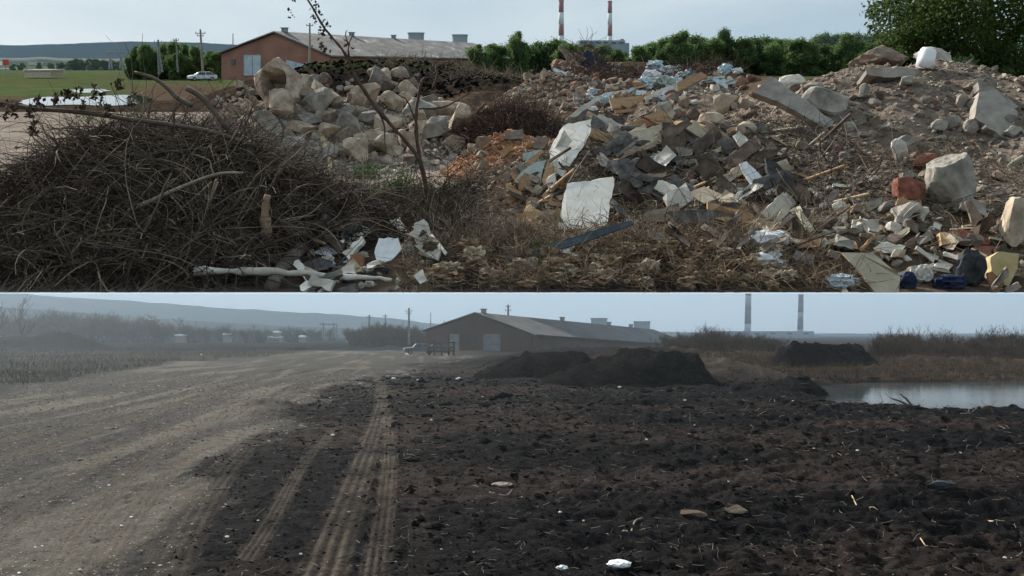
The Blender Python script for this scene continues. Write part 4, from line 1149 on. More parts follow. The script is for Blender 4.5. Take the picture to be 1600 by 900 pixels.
def rock(px, py, w, h, name, mat, label, cat, group=None, seed=1, sub=2, cuts=9, rough=.05, deep=.8, back=0.0, d=None, tilt='flat'):
    """px, py: middle of the lower edge in the picture; w, h: size in picture pixels"""
    if d is None: d = march(px, py, back)
    ww, hh = w * d / F, h * d / F
    a = np.random.default_rng(seed).uniform(-.35, .35)
    tl = np.array([[math.cos(a), 0, math.sin(a)], [0, 1, 0], [-math.sin(a), 0, math.cos(a)]]) if tilt == 'flat' else None
    V, Fc = rockshape(seed, (ww * 1.0, ww * deep, hh * 1.1), sub, cuts, rough, tl)
    c = U.P(px, py, d); V = V + np.array([c[0], c[1] + ww * deep * .25, c[2] + hh * .5])
    o = emit(U, name, V, Fc, M[mat], shear=False)
    return tag(o, label, cat, group)

def panel(name, pts, mat, label, cat, thick=.03, lean=.5, group=None, d=None, wav=.0, jag=.0, seed=1, base=None, back=0.0):
    """a stiff sheet: picture outline; the lowest corner rests on the ground, the rest leans back by lean metres per 100 px"""
    pts = np.array(pts, float); r = np.random.default_rng(seed)
    ymax = pts[:, 1].max(); cx = pts[:, 0].mean()
    if d is None: d = march(*(base if base else (cx, min(ymax, 455)))) - .1 + back
    out = []
    n = len(pts)
    for i in range(n):
        a, b = pts[i], pts[(i + 1) % n]; L_ = np.hypot(*(b - a)); k = max(1, int(L_ / 7)) if jag or wav else 1
        for t in range(k):
            q = a + (b - a) * t / k
            if t and jag: q = q + r.normal(size=2) * jag
            out.append(q)
    out = np.array(out)
    dd = d + lean * (ymax - out[:, 1]) / 100.0
    if wav: dd = dd + wav * fbm(out[:, 0] * .03, out[:, 1] * .05, seed, 2)
    front = np.array([U.P(x, y, q) for (x, y), q in zip(out, dd)])
    off = np.array([.1, .9, -.45]) * thick
    back_ = front + off
    m = len(out)
    c1, c2 = front.mean(0), back_.mean(0)
    if wav: c1 = c1 + np.array([0, wav * .3, 0]); c2 = c2 + np.array([0, wav * .3, 0])
    V = np.vstack([front, back_, [c1], [c2]])
    Fc = []
    # ear-safe: fan only for convex-ish outlines, otherwise one n-gon
    Fc.append(tuple(range(m))[::-1]); Fc.append(tuple(range(m, 2 * m)))
    V = V[:-2]
    Fc += [(i, (i + 1) % m, m + (i + 1) % m, m + i) for i in range(m)]
    o = emit(U, name, V, Fc, M[mat])
    return tag(o, label, cat, group)

def cloth(px, py, w, h, name, mat, label, cat, seed=1, amp=.35, d=None, deep=.6, group=None, back=0.):
    if d is None: d = march(px, min(py, 455), back)
    V, Fc = ICO[3]; V = V.copy()
    p = V * 1.5 + seed
    k = 1 - np.abs(fbm(p[:, 0] * 1.6 + p[:, 2] * 2, p[:, 1] * 2 - p[:, 2] * 1.5, seed, 4)) * 4 * amp
    k2 = 1 + amp * fbm(p[:, 0] * 4, p[:, 2] * 4 + p[:, 1] * 3, seed + 3, 3)
    V = V * (k * k2)[:, None]; V[:, 2] = np.sign(V[:, 2]) * np.abs(V[:, 2]) ** .8
    ww, hh = w * d / F, h * d / F
    V = V * np.array([ww / 2, ww * deep / 2, hh / 2]) * 1.1
    c = U.P(px, py, d); V = V + np.array([c[0], c[1] + .1, c[2] + hh * .5])
    o = emit(U, name, V, Fc, M[mat], smooth=False, shear=False)
    return tag(o, label, cat, group)

def stick(name, pts, rad, mat, label, cat, d=None, group=None, sides=7, twigs=(), taper=.35, depths=None, parent=None, knob=.0, seed=2):
    """rad in picture pixels at the thick end; pts picture points; twigs: extra picture polylines as part of the same piece"""
    r = np.random.default_rng(seed)
    if depths == 'surf':
        depths = [max(10.05, march(x, min(y, 455)) - .14) for x, y in pts]
    if depths is None:
        if d is None: d = march(pts[0][0], min(pts[0][1], 455)) - .15
        depths = [d] * len(pts)
    P = np.array([U.P(x, y, q) for (x, y), q in zip(pts, depths)])
    sp = smooth_path(P, 5) + r.normal(size=(len(smooth_path(P, 5)), 3)) * knob
    d0 = np.mean(depths)
    rr = np.linspace(rad, rad * taper, len(sp)) * d0 / F
    if knob: rr = rr * (1 + .18 * r.normal(size=len(sp)))
    m = MB(); m.tube(sp, np.maximum(rr, .004), sides)
    for tw in twigs:
        Q = np.array([U.P(x, y, d0 + .03 * i) for i, (x, y) in enumerate(tw)])
        q = smooth_path(Q, 4); m.tube(q, np.linspace(rad * .4, rad * .12, len(q)) * d0 / F, 5)
    o = m.emit(U, name, M[mat], smooth=True, parent=parent)
    return tag(o, label, cat, group) if parent is None else o

MARKS = [(430, 130, 'the hollow concrete block'), (805, 165, 'the dark brush ball'), (790, 225, 'the orange rubble patch'), (915, 320, 'the clean white board'), (895, 220, 'the torn cream board'),
         (1000, 265, 'the large roofing felt'), (890, 380, 'the blue grey plank'), (1080, 125, 'the far orange brown plank'), (980, 158, 'the thick brown board'), (1240, 160, 'the long leaning slab'),
         (1420, 112, 'the flat top slab'), (1560, 185, 'the broken square edged slab'), (1493, 290, 'the rounded mossy block'), (1425, 300, 'the dark red brick block'), (1207, 380, 'the bright white bag'),
         (1360, 430, 'the bent beige board'), (1570, 420, 'the yellow foam block'), (1175, 275, 'the curled white wrapper'), (555, 405, 'the small orange brick'), (660, 365, 'the white pointed rag'),
         (460, 430, 'the birch log'), (415, 355, 'the upright stump'), (918, 92, 'the blue tarpaulin'), (655, 260, 'the foot of the dead saplings'), (1300, 160, 'the big wedge shaped lump'),
         (1362, 315, 'the short pale bent branch'), (710, 205, 'the pale stick on the chunks'), (510, 178, 'the flat topped pale chunks'), (590, 140, 'the upper tip of the pale heap'), (1525, 370, 'the red roof tiles'),
         (1100, 305, 'the cream diamond shaped tile'), (1030, 250, 'the bluish glass sheet'), (200, 200, 'the long grey arching branch'), (290, 300, 'the pale broken branch on the brush'), (545, 300, 'the dark fallen branches')]
ADJ = {'concrete': 'beige', 'concrete_grey': 'grey', 'rock_brown': 'brown', 'brick_bits': 'pinkish', 'dirty_white': 'whitish', 'felt_grey': 'dark grey', 'wood_dark': 'dark brown', 'wood_grey': 'grey brown', 'wood_pale': 'tan',
       'plywood': 'orange brown', 'beige': 'cream', 'white_board': 'white', 'bag_blue': 'pale blue', 'bag_white': 'white', 'pale_green': 'pale green', 'orange_clay': 'orange', 'bark_tan': 'tan', 'bark_dark': 'dark', 'bark_pale': 'pale', 'dark_cloth': 'black', 'twig_light': 'pale', 'twig_mid': 'brown'}
def own(noun, px, py, mat, w=None, lim=(11, 19)):
    m = min(MARKS, key=lambda q: math.hypot(q[0] - px, (q[1] - py) * 1.5))
    dx, dy = px - m[0], py - m[1]
    where = ('above' if dy < 0 else 'below') if abs(dy) * 1.6 > abs(dx) else ('just beside' if abs(dx) < 14 else ('left of' if dx < 0 else 'right of'))
    size = '' if w is None else ('small ' if w < lim[0] else 'large ' if w > lim[1] else 'mid sized ')
    return f"{size}{ADJ.get(mat, '')} {noun} {where} {m[2]}".strip()
# ---- boards, sheets and slabs that can be told apart
panel('white_board', [(886, 287), (958, 276), (960, 282), (947, 360), (930, 363), (870, 358), (874, 340)], 'white_board', 'clean off-white rectangular board standing tilted in the middle of the dump', 'board', .035, 1.5, jag=.5, wav=.05, seed=3)
panel('torn_board', [(880, 197), (905, 190), (924, 186), (922, 208), (913, 226), (900, 246), (890, 260), (872, 258), (856, 261), (862, 228), (872, 212)], 'white_board', 'torn cream board with brown stains above the clean white board', 'board', .04, 1.9, jag=1.5, wav=.25, seed=5)
panel('wooden_lath', [(876, 193), (905, 168), (938, 149), (941, 153), (915, 172), (892, 189), (878, 196)], 'dirty_white', 'narrow pale curved lath sticking up above the torn cream board', 'lath', .03, .8, jag=.3)
panel('thin_sheet', [(854, 250), (843, 291), (803, 284), (815, 268), (835, 254)], 'pale_green', 'pale greenish thin sheet beside the brown cardboard flap', 'sheet', .02, .9, jag=.6, wav=.1, seed=8)
panel('thin_sheet', [(816, 240), (841, 234), (842, 250), (828, 254), (817, 250)], 'pale_green', 'small pale greenish sheet lying on the orange rubble', 'sheet', .02, .8, jag=.6, seed=9)
panel('cardboard_flap', [(856, 250), (872, 288), (853, 299), (847, 280)], 'plywood', 'brown cardboard flap between the greenish sheet and the white board', 'cardboard', .02, .9, jag=.5)
panel('cardboard_flap', [(814, 343), (822, 316), (846, 330), (876, 324), (873, 349), (833, 352)], 'plywood', 'crumpled orange brown cardboard left of the white board foot', 'cardboard', .02, 1.2, jag=1.5, wav=.3, seed=12)
panel('roofing_felt', [(928, 235), (958, 250), (1007, 245), (1055, 272), (1078, 289), (1132, 307), (1160, 320), (1099, 324), (1055, 332), (1020, 303), (994, 302), (979, 281), (938, 258)], 'felt_grey', 'large torn sheet of dark grey roofing felt draped down the rubble', 'roofing felt', .03, 1.8, jag=1.2, wav=.6, seed=14)
panel('roofing_felt', [(1040, 332), (1098, 326), (1150, 322), (1206, 340), (1200, 356), (1160, 352), (1110, 356), (1068, 352)], 'felt_grey', 'dark folded felt strip hanging under the large torn felt sheet', 'roofing felt', .03, .8, jag=1.2, wav=.4, seed=15)
panel('cream_tile', [(1100, 291), (1133, 306), (1100, 318), (1073, 302)], 'beige', 'small cream diamond shaped tile lying on the grey felt', 'tile', .03, 1.8, base=(1100, 322), back=-.22)
panel('glass_sheet', [(1007, 247), (1048, 234), (1061, 248), (1028, 263)], 'pale_green', 'bluish green sheet of broken glass beside the grey felt', 'glass sheet', .02, 1.5, jag=.6)
panel('blue_plank', [(787, 405), (850, 385), (920, 362), (985, 344), (990, 350), (925, 374), (860, 394), (790, 413)], 'blue_grey', 'long blue grey plank lying at the foot of the clean white board', 'plank', .05, .4, jag=.3, wav=.05)
panel('orange_plank', [(1057, 129), (1096, 112), (1106, 119), (1059, 144)], 'plywood', 'orange brown plank sticking up on the far debris', 'plank', .12, 1.0)
panel('white_plank', [(1007, 151), (1040, 136), (1057, 130), (1058, 142), (1025, 154), (1009, 156)], 'dirty_white', 'white board lying end to end with the orange brown plank', 'board', .08, .9, jag=.3)
panel('brown_door_panel', [(952, 154), (1004, 149), (1011, 167), (957, 170)], 'plywood', 'thick brown board lying flat above the cream board', 'board', .22, 1.2, jag=.3)
panel('wooden_board', [(960, 172), (1005, 168), (1006, 173), (962, 177)], 'plywood', 'thin brown board just under the thick brown board', 'board', .08, .8)
panel('concrete_slab', [(1176, 144), (1203, 119), (1212, 122), (1303, 190), (1300, 197), (1288, 200), (1262, 184), (1215, 158)], 'slab_grey', 'long grey concrete slab leaning down the slope of the gravel mound', 'concrete slab', .28, 1.4, jag=.5, seed=4)
panel('concrete_slab', [(1353, 109), (1380, 105), (1440, 107), (1486, 105), (1489, 118), (1440, 119), (1382, 121), (1354, 116)], 'slab_grey', 'flat grey concrete slab jutting out at the top of the gravel mound', 'concrete slab', 1.3, .4, jag=.5, seed=6)
panel('concrete_slab', [(1523, 184), (1530, 144), (1558, 140), (1599, 184), (1592, 229), (1562, 212), (1532, 190)], 'slab_grey', 'broken square edged concrete slab leaning at the end of the gravel mound', 'concrete slab', .35, 1.2, jag=.8, seed=7)
panel('concrete_slab', [(1528, 128), (1552, 132), (1592, 166), (1584, 172), (1550, 146), (1530, 140)], 'concrete_grey', 'ragged concrete strip above the broken square edged slab', 'concrete slab', .25, 1.0, jag=1.6, seed=8)
rock(1388, 108, 88, 32, 'boulder', 'rock_brown', 'brown humped boulder behind the flat top slab', 'boulder', seed=11, sub=3, cuts=6, back=1.2, rough=.07)
rock(1466, 120, 56, 40, 'concrete_lump', 'dirty_white', 'pale ragged concrete lump beside the white container', 'concrete lump', seed=12, sub=3, cuts=8, back=1.4, rough=.08)
# white container: a tilted open-ended cylinder
c = U.P(1444, 106, march(1444, 112) - .1); d_ = c[1]; k_ = d_ / F
m = MB(); hh = 31 * k_; rr = 11.5 * k_
pts = [c, c + np.array([.12 * hh, 0, hh * .5]), c + np.array([.22 * hh, 0, hh * .86]), c + np.array([.25 * hh, 0, hh * .97]), c + np.array([.26 * hh, 0, hh])]
m.tube(pts, [rr * 1.12, rr * 1.08, rr * 1.0, rr * .8, rr * .3], 22)
o = m.emit(U, 'plastic_container', M['plastic_white'], smooth=True); tag(o, 'bright white plastic container standing on the flat top slab', 'container')
rock(1293, 186, 80, 50, 'concrete_lump', 'concrete_grey', 'big pale grey wedge shaped concrete lump beside the long leaning slab', 'concrete lump', seed=21, sub=3, cuts=11, rough=.04)
rock(1239, 146, 46, 30, 'concrete_lump', 'dirty_white', 'rough whitish concrete lump behind the top of the leaning slab', 'concrete lump', seed=22, sub=3, cuts=8, back=.6, rough=.08)
rock(1353, 157, 22, 26, 'concrete_lump', 'concrete_grey', 'pointed pale stone under the flat top slab', 'stone', seed=23)
rock(1412, 142, 16, 12, 'concrete_lump', 'rock_brown', 'small brown stone in the shadow of the flat top slab', 'stone', seed=24)
rock(1472, 212, 32, 24, 'concrete_lump', 'concrete_grey', 'pale squarish stone on the face of the gravel mound', 'stone', seed=25)
rock(1520, 214, 24, 26, 'concrete_lump', 'concrete_grey', 'pale stone resting against the broken square edged slab', 'stone', seed=26)
rock(1493, 328, 74, 86, 'concrete_lump', 'concrete_grey', 'large rounded mossy concrete block below the gravel mound', 'concrete lump', seed=27, sub=4, cuts=7, rough=.08)
rock(1408, 262, 30, 44, 'concrete_lump', 'dirty_white', 'whitish upright stone beside the red brick pieces', 'stone', seed=28)
rock(1420, 240, 40, 26, 'concrete_lump', 'concrete_grey', 'grey stone above the red brick pieces', 'stone', seed=29)
rock(1425, 318, 52, 34, 'brick_pier', 'brick_red', 'dark red block of mortared bricks beside the rounded concrete block', 'brick block', seed=30, cuts=5, sub=3, rough=.04)
rock(1450, 266, 42, 24, 'brick_pier', 'brick_red', 'bright red brick lump above the dark red brick block', 'brick block', seed=31, cuts=6, sub=3, rough=.06)
rock(1440, 348, 22, 24, 'concrete_lump', 'dirty_white', 'smooth pale round stone under the dark red brick block', 'stone', seed=32, cuts=3)
rock(1590, 392, 44, 80, 'concrete_lump', 'concrete', 'tall pale concrete block cut by the picture edge above the yellow foam', 'concrete lump', seed=33, sub=3, cuts=9)
panel('roof_tile', [(1494, 362), (1504, 357), (1550, 372), (1546, 383), (1530, 381), (1502, 370)], 'brick_red', 'dull red roof tile lying above another red tile', 'tile', .05, 1.0)
panel('roof_tile', [(1514, 398), (1524, 383), (1558, 385), (1558, 395), (1540, 401)], 'brick_red', 'dull red roof tile just above the dark crumpled cloth', 'tile', .05, .8)
panel('beige_board', [(1316, 395), (1364, 395), (1384, 412), (1407, 432), (1404, 458), (1368, 458), (1340, 420)], 'beige', 'bent beige board near the blue and white bags', 'board', .04, .5, jag=.3, wav=.2, seed=18)
panel('foam_block', [(1548, 402), (1560, 393), (1592, 396), (1590, 420), (1576, 448), (1558, 440), (1549, 425)], 'foam_yellow', 'yellow brown foam block over the orange board', 'foam block', .35, .5, jag=.4)
panel('orange_board', [(1543, 426), (1550, 424), (1570, 442), (1560, 457), (1550, 457)], 'orange_clay', 'bright orange board corner under the yellow foam block', 'board', .05, .3)
cloth(1524, 452, 46, 58, 'crumpled_cloth', 'dark_cloth', 'dark grey crumpled cloth beside the yellow foam block', 'cloth', 3, .5)
cloth(1424, 457, 32, 28, 'blue_cloth', 'navy_cloth', 'navy blue cloth next to the beige board', 'cloth', 4, .5)
cloth(1490, 458, 54, 26, 'blue_cloth', 'navy_cloth', 'long navy bundle between the white plaster lump and the dark cloth', 'cloth', 5, .5)
cloth(1320, 458, 56, 28, 'plastic_bag', 'bag_blue', 'pale blue torn plastic bag at the picture seam left of the beige board', 'bag', 6, .5)
cloth(1446, 446, 36, 30, 'plaster_lump', 'dirty_white', 'white porous plaster lump between the navy cloths', 'plaster lump', 7, .35)
rock(1462, 428, 8, 14, 'plaster_scrap', 'bag_white', 'tiny bright white scrap over the plaster lump', 'scrap', seed=34)
cloth(1207, 392, 62, 30, 'plastic_bag', 'bag_white', 'bright white plastic bag beside the end of the felt strip', 'bag', 8, .3)
cloth(1204, 424, 60, 28, 'plastic_bag', 'bag_white', 'white crumpled bag on the dry roots under the brighter white bag', 'bag', 9, .6)
panel('printed_wrapper', [(1155, 256), (1166, 252), (1190, 275), (1203, 300), (1196, 308), (1176, 292), (1162, 272)], 'bag_white', 'curled white wrapper with an orange patch beside the dark sack', 'wrapper', .03, .9, jag=.5, wav=.2)
panel('dark_sack', [(1196, 246), (1216, 256), (1247, 292), (1240, 304), (1216, 300), (1200, 270)], 'dark_cloth', 'dark grey sack lying right of the curled white wrapper', 'sack', .12, .9, jag=.8, wav=.3)
stick('broken_branch', [(1374, 282), (1372, 305), (1366, 330), (1362, 347)], 4.2, 'wood_pale', 'short pale bent branch standing left of the brick block', 'branch', taper=.9)
stick('broken_branch', [(1600, 246), (1580, 258), (1566, 276), (1556, 282)], 5, 'wood_grey', 'grey branch stub by the picture edge above the rounded concrete block', 'branch', taper=.6)
stick('broken_branch', [(1200, 398), (1240, 385), (1275, 372), (1305, 362)], 2.6, 'wood_dark', 'dark forked branch right of the white bags', 'branch', twigs=[[(1262, 376), (1280, 355), (1284, 340)], [(1285, 370), (1278, 395), (1268, 405)]])
for i, (a, b, w) in enumerate([((1208, 238), (1250, 256), 4), ((1292, 240), (1345, 290), 3.2), ((1300, 236), (1330, 270), 2), ((1145, 240), (1205, 250), 3)]):
    stick('split_lath', [a, ((a[0] + b[0]) / 2, (a[1] + b[1]) / 2 + 3), b], w, ['wood_grey', 'dirty_white', 'wood_grey', 'wood_pale'][i], ['grey bent lath under the dark sack', 'whitish split lath lying down the slope left of the brick pieces', 'thin grey lath beside the whitish split lath', 'pale lath above the curled white wrapper'][i], 'lath', taper=.6)

# ---- left middle: log, hose, roll, white scraps
stick('birch_log', [(304, 424), (380, 424), (470, 427), (560, 434), (612, 437)], 7.2, 'dirty_white', 'long pale birch log lying across the foot of the brush pile', 'log', depths=[10.04, 10.04, 10.04, 10.04, 10.04], taper=.35, knob=.006)
stick('black_hose', [(318, 440), (380, 425), (420, 408), (470, 388), (520, 374), (548, 366)], 6, 'rubber', 'thick black hose curving behind the birch log', 'hose', depths='surf', taper=.9)
stick('cardboard_tube', [(424, 448), (440, 420), (470, 388)], 11, 'wood_grey', 'wide brown cardboard tube leaning over the black hose', 'tube', depths='surf', taper=1.0, sides=14)
stick('tree_stump', [(413, 404), (417, 360), (414, 335), (418, 306)], 8.5, 'bark_tan', 'pale brown upright stump at the edge of the brush pile', 'stump', d=10.9, taper=.65, knob=.006)
panel('dark_sheet', [(474, 368), (492, 348), (522, 350), (505, 378), (484, 380)], 'felt_grey', 'dark grey sheet between the stump and the yellow board', 'sheet', .03, .8, jag=.6)
panel('yellow_board', [(472, 380), (500, 364), (528, 368), (498, 378)], 'beige', 'small yellowish board above the black hose', 'board', .03, .6)
panel('white_sheet', [(490, 395), (505, 384), (538, 374), (532, 396), (505, 399)], 'bag_white', 'bright white sheet just under the black hose', 'sheet', .02, .8)
panel('white_sheet', [(592, 372), (622, 372), (628, 388), (612, 406), (590, 414), (585, 395)], 'bag_white', 'white crumpled sheet between the orange block and the white rag', 'sheet', .03, .8, jag=1, wav=.2)
panel('white_rag', [(636, 366), (646, 360), (648, 348), (662, 342), (668, 348), (672, 362), (684, 378), (668, 376), (652, 384), (646, 370)], 'dirty_white', 'white pointed rag sticking up right of the white crumpled sheet', 'rag', .03, .4, jag=.8, wav=.1)
panel('white_board_scrap', [(472, 446), (490, 430), (512, 432), (505, 457), (480, 457)], 'dirty_white', 'white board scrap under the birch log at the picture seam', 'board', .03, .3)
panel('dark_sheet', [(468, 412), (500, 402), (520, 408), (515, 420), (490, 424)], 'felt_grey', 'dark scrap lying just above the birch log', 'sheet', .03, .5)
panel('orange_brick', [(547, 398), (564, 396), (566, 418), (549, 419)], 'orange_clay', 'small orange brick standing among white scraps', 'brick', .16, .3)
stick('bleached_branch', [(556, 345), (566, 362), (576, 380), (582, 398)], 4, 'dirty_white', 'short bleached branch above the orange brick', 'branch', taper=.7)
stick('bleached_branch', [(538, 322), (556, 335), (570, 345)], 3.5, 'wood_pale', 'short pale stick under the dark twigs above the orange brick', 'branch', taper=.7)
stick('bleached_branch', [(770, 360), (800, 362), (832, 370), (848, 376)], 3, 'dirty_white', 'thin bleached branch lying left of the white board foot', 'branch', taper=.6, twigs=[[(838, 372), (846, 366), (850, 360)]])
for i in range(60):
    r = np.random.default_rng(900 + i); px, py = r.uniform(470, 680), r.uniform(370, 456)
    cloth(px, py, r.uniform(8, 24), r.uniform(6, 16), 'paper_scrap', ['bag_white', 'dirty_white', 'bag_blue', 'beige', 'dark_cloth'][i % 5], own('crumpled scrap', px, py, ['bag_white', 'dirty_white', 'bag_blue', 'beige', 'dark_cloth'][i % 5]), 'scrap', i + 50, .6, group='litter by the birch log')
for i, (px, py, w, h) in enumerate([(705, 440, 60, 28), (745, 436, 50, 24), (820, 432, 50, 30), (770, 452, 70, 18), (945, 436, 60, 26), (985, 402, 34, 16), (1130, 330, 20, 14), (900, 415, 40, 20)]):
    cloth(px, py, w, h, 'bark_piece', 'wood_pale' if i % 2 else 'beige', ['tan curled bark piece nearest the litter by the birch log', 'tan curled bark piece second from the birch log litter', 'tan bark lump beside the end of the blue plank', 'long flat bark piece at the picture seam', 'pale curled bark piece below the white board', 'small pale bark curl in the dry roots right of the blue plank', 'small tan lump on the dark felt strip', 'bark piece just under the blue grey plank'][i], 'bark piece', 80 + i, .8)

# ---- hollow concrete block and the pale rubble heap
hb = march(430, 182) + .3
V, Fc = ICO[4]; V = V.copy()
r_ = np.random.default_rng(71)
V = V / ((np.abs(V) ** 4.5).sum(1) ** (1 / 4.5))[:, None] * .9
V[:, 0] += V[:, 2] * .12
for i in range(12):
    n_v = r_.normal(size=3); n_v /= np.linalg.norm(n_v); dq = r_.uniform(.68, .95); q = V @ n_v; mm = q > dq; V[mm] -= (q[mm] - dq)[:, None] * n_v
V *= (1 + .22 * fbm(V[:, 0] * 4, V[:, 2] * 4 + V[:, 1] * 2, 8, 5))[:, None]
# the hollow: push the front inwards inside an opening
f_ = (1 - sstep(.34, .46, np.maximum(np.abs(V[:, 0] + .05) * 1.0, np.abs(V[:, 2] + .14) * 1.05))) * (V[:, 1] < 0)
V[:, 1] += f_ * 1.25
kk = hb / F
V = V * np.array([40 * kk, 34 * kk, 45 * kk]) * 1.02; c = U.P(430, 178, hb)
V += np.array([c[0], hb + 25 * kk, c[2] + 44 * kk])
o = emit(U, 'hollow_concrete_block', V, Fc, M['concrete'], smooth=False, shear=False); tag(o, 'huge hollow concrete block with a dark cavity standing at the end of the rubble heap', 'concrete block')
big = [(440, 192, 40, 46), (492, 178, 46, 32), (520, 172, 30, 26), (568, 168, 40, 34), (592, 150, 40, 34), (612, 176, 34, 28), (640, 158, 30, 26), (655, 190, 44, 30), (700, 190, 56, 34), (728, 218, 56, 46), (680, 224, 34, 34), (655, 214, 34, 26), (708, 240, 30, 22), (480, 200, 34, 18), (468, 218, 44, 24), (512, 196, 36, 22), (548, 222, 40, 34), (510, 222, 38, 26), (608, 212, 40, 28), (575, 200, 34, 22), (552, 256, 42, 32), (606, 246, 40, 30), (420, 212, 44, 26), (500, 160, 40, 24), (470, 160, 40, 22), (540, 190, 30, 20), (640, 236, 34, 26), (585, 228, 30, 20), (450, 240, 40, 22), (600, 128, 22, 20), (625, 128, 26, 20), (668, 168, 26, 20)]
names = ['largest rounded pale chunk', 'pale flat topped chunk', 'tilted pale chunk', 'cube like pale chunk']
for i, (px, py, w, h) in enumerate(big):  # the large chunks
    rock(px, py, w * 1.25, h * 1.15, 'concrete_chunk', ['concrete', 'concrete_grey', 'concrete'][i % 3], own('broken concrete chunk', px, py, ['concrete', 'concrete_grey', 'concrete'][i % 3], 99), 'concrete chunk', 'big pale concrete chunks', seed=500 + i, sub=3, cuts=11, rough=.045)
def scatter_rocks(n, poly, size, mat, label, cat, group, seed, name='concrete_chunk', sub=2, asp=(.55, .9), cuts=9):
    r = np.random.default_rng(seed); poly = np.array(poly, float); k = 0
    x0, y0 = poly.min(0); x1, y1 = poly.max(0)
    while k < n:
        px, py = r.uniform(x0, x1), r.uniform(y0, y1)
        if inpoly_dist(np.array([px]), np.array([py]), poly)[0] > 0: continue
        w = size[0] + (size[1] - size[0]) * r.uniform() ** 2.2
        mk = mat if isinstance(mat, str) else mat[k % len(mat)]
        rock(px, py, w, w * r.uniform(*asp), name, mk, own({32: 'concrete fragment', 36: 'rubble stone', 34: 'lump', 38: 'rubble piece'}.get(seed, cat), px, py, mk, w), cat, group, seed=seed * 1000 + k, sub=sub, cuts=cuts)
        k += 1
scatter_rocks(170, [(385, 190), (480, 135), (560, 125), (660, 120), (700, 165), (755, 200), (760, 250), (660, 262), (520, 262), (400, 235)], (10, 32), ['concrete', 'concrete', 'concrete_grey', 'rock_brown'], 'small pale chunk of broken concrete between the big pale chunks', 'concrete chunk', 'small pale concrete chunks', 31)
scatter_rocks(70, [(330, 165), (400, 120), (400, 235), (470, 262), (420, 220), (350, 180)], (7, 20), ['concrete', 'rock_brown'], 'small concrete chunk at the edge between the brush pile and the hollow block', 'concrete chunk', 'chunks by the hollow block', 32)
scatter_rocks(130, [(815, 135), (870, 90), (930, 95), (985, 120), (1010, 145), (1000, 165), (930, 185), (860, 190), (840, 160)], (7, 24), ['rock_brown', 'brick_bits', 'concrete', 'brick_bits'], 'pinkish brick or rubble lump on the far debris heap', 'rubble lump', 'lumps on the far debris heap', 33, 'rubble_lump')
scatter_rocks(60, [(1000, 160), (1060, 140), (1180, 120), (1210, 160), (1180, 205), (1100, 215), (1020, 190)], (7, 26), ['rock_brown', 'concrete', 'brick_bits', 'dirty_white'], 'mixed rubble lump below the far planks', 'rubble lump', 'lumps below the far planks', 34, 'rubble_lump')
scatter_rocks(150, [(1180, 150), (1340, 115), (1520, 125), (1598, 190), (1598, 400), (1480, 420), (1330, 380), (1210, 300), (1190, 220)], (6, 22), ['concrete_grey', 'rock_brown', 'concrete_grey', 'brick_bits'], 'loose stone on the face of the gravel mound', 'stone', 'stones on the gravel mound', 35, 'stone')
scatter_rocks(70, [(1230, 330), (1598, 330), (1598, 450), (1300, 450)], (9, 30), ['concrete_grey', 'rock_brown', 'dirty_white', 'wood_grey'], 'stone or scrap at the foot of the gravel mound', 'stone', 'stones at the foot of the mound', 36, 'stone')
scatter_rocks(60, [(740, 240), (790, 200), (850, 192), (872, 210), (845, 245), (780, 262)], (6, 18), 'orange_clay', 'orange lump of clay or brick in the orange rubble patch', 'brick lump', 'orange brick lumps', 37, 'brick_lump')

# ---- scattered boards and scraps in the middle
def scraps(n, poly, ln, mats, label, cat, group, seed, name):
    r = np.random.default_rng(seed); poly = np.array(poly, float); k = 0
    x0, y0 = poly.min(0); x1, y1 = poly.max(0)
    while k < n:
        px, py = r.uniform(x0, x1), r.uniform(y0, y1)
        if inpoly_dist(np.array([px]), np.array([py]), poly)[0] > 0: continue
        a = r.uniform(-.9, .9); l_ = r.uniform(*ln); w = r.uniform(2.0, 8.0)
        ca, sa = math.cos(a), math.sin(a) * .6
        q = [(px - ca * l_ / 2, py - sa * l_ / 2), (px + ca * l_ / 2, py + sa * l_ / 2), (px + ca * l_ / 2 - sa * w + r.normal() * 2, py + sa * l_ / 2 + w), (px - ca * l_ / 2 - sa * w, py - sa * l_ / 2 + w + r.normal())]
        panel(name, q[::-1], mats[k % len(mats)], own(cat, px, py, mats[k % len(mats)], l_, (22, 34)), cat, .05, r.uniform(.4, 1.6), group, jag=.3, seed=k, back=-.05)
        k += 1
scraps(85, [(930, 180), (1060, 180), (1200, 200), (1260, 260), (1230, 330), (1150, 300), (1050, 240), (960, 235)], (14, 52), ['wood_grey', 'felt_grey', 'wood_pale', 'wood_dark', 'plywood', 'wood_dark', 'dirty_white', 'felt_grey'], 'small board or scrap in the mixed heap above the roofing felt', 'scrap board', 'scrap boards above the felt', 61, 'scrap_board')
scraps(40, [(1240, 270), (1340, 290), (1420, 340), (1560, 350), (1598, 440), (1350, 440), (1260, 360)], (12, 44), ['wood_grey', 'wood_pale', 'dirty_white', 'wood_dark', 'beige', 'concrete_grey'], 'small board or scrap below the gravel mound', 'scrap board', 'scrap boards below the mound', 62, 'scrap_board')
scraps(40, [(860, 95), (960, 110), (1100, 105), (1190, 135), (1060, 160), (900, 150)], (10, 34), ['wood_grey', 'dirty_white', 'bag_blue', 'plywood', 'bag_blue'], 'small board or plastic scrap on the far debris', 'scrap board', 'scraps on the far debris', 63, 'scrap_board')
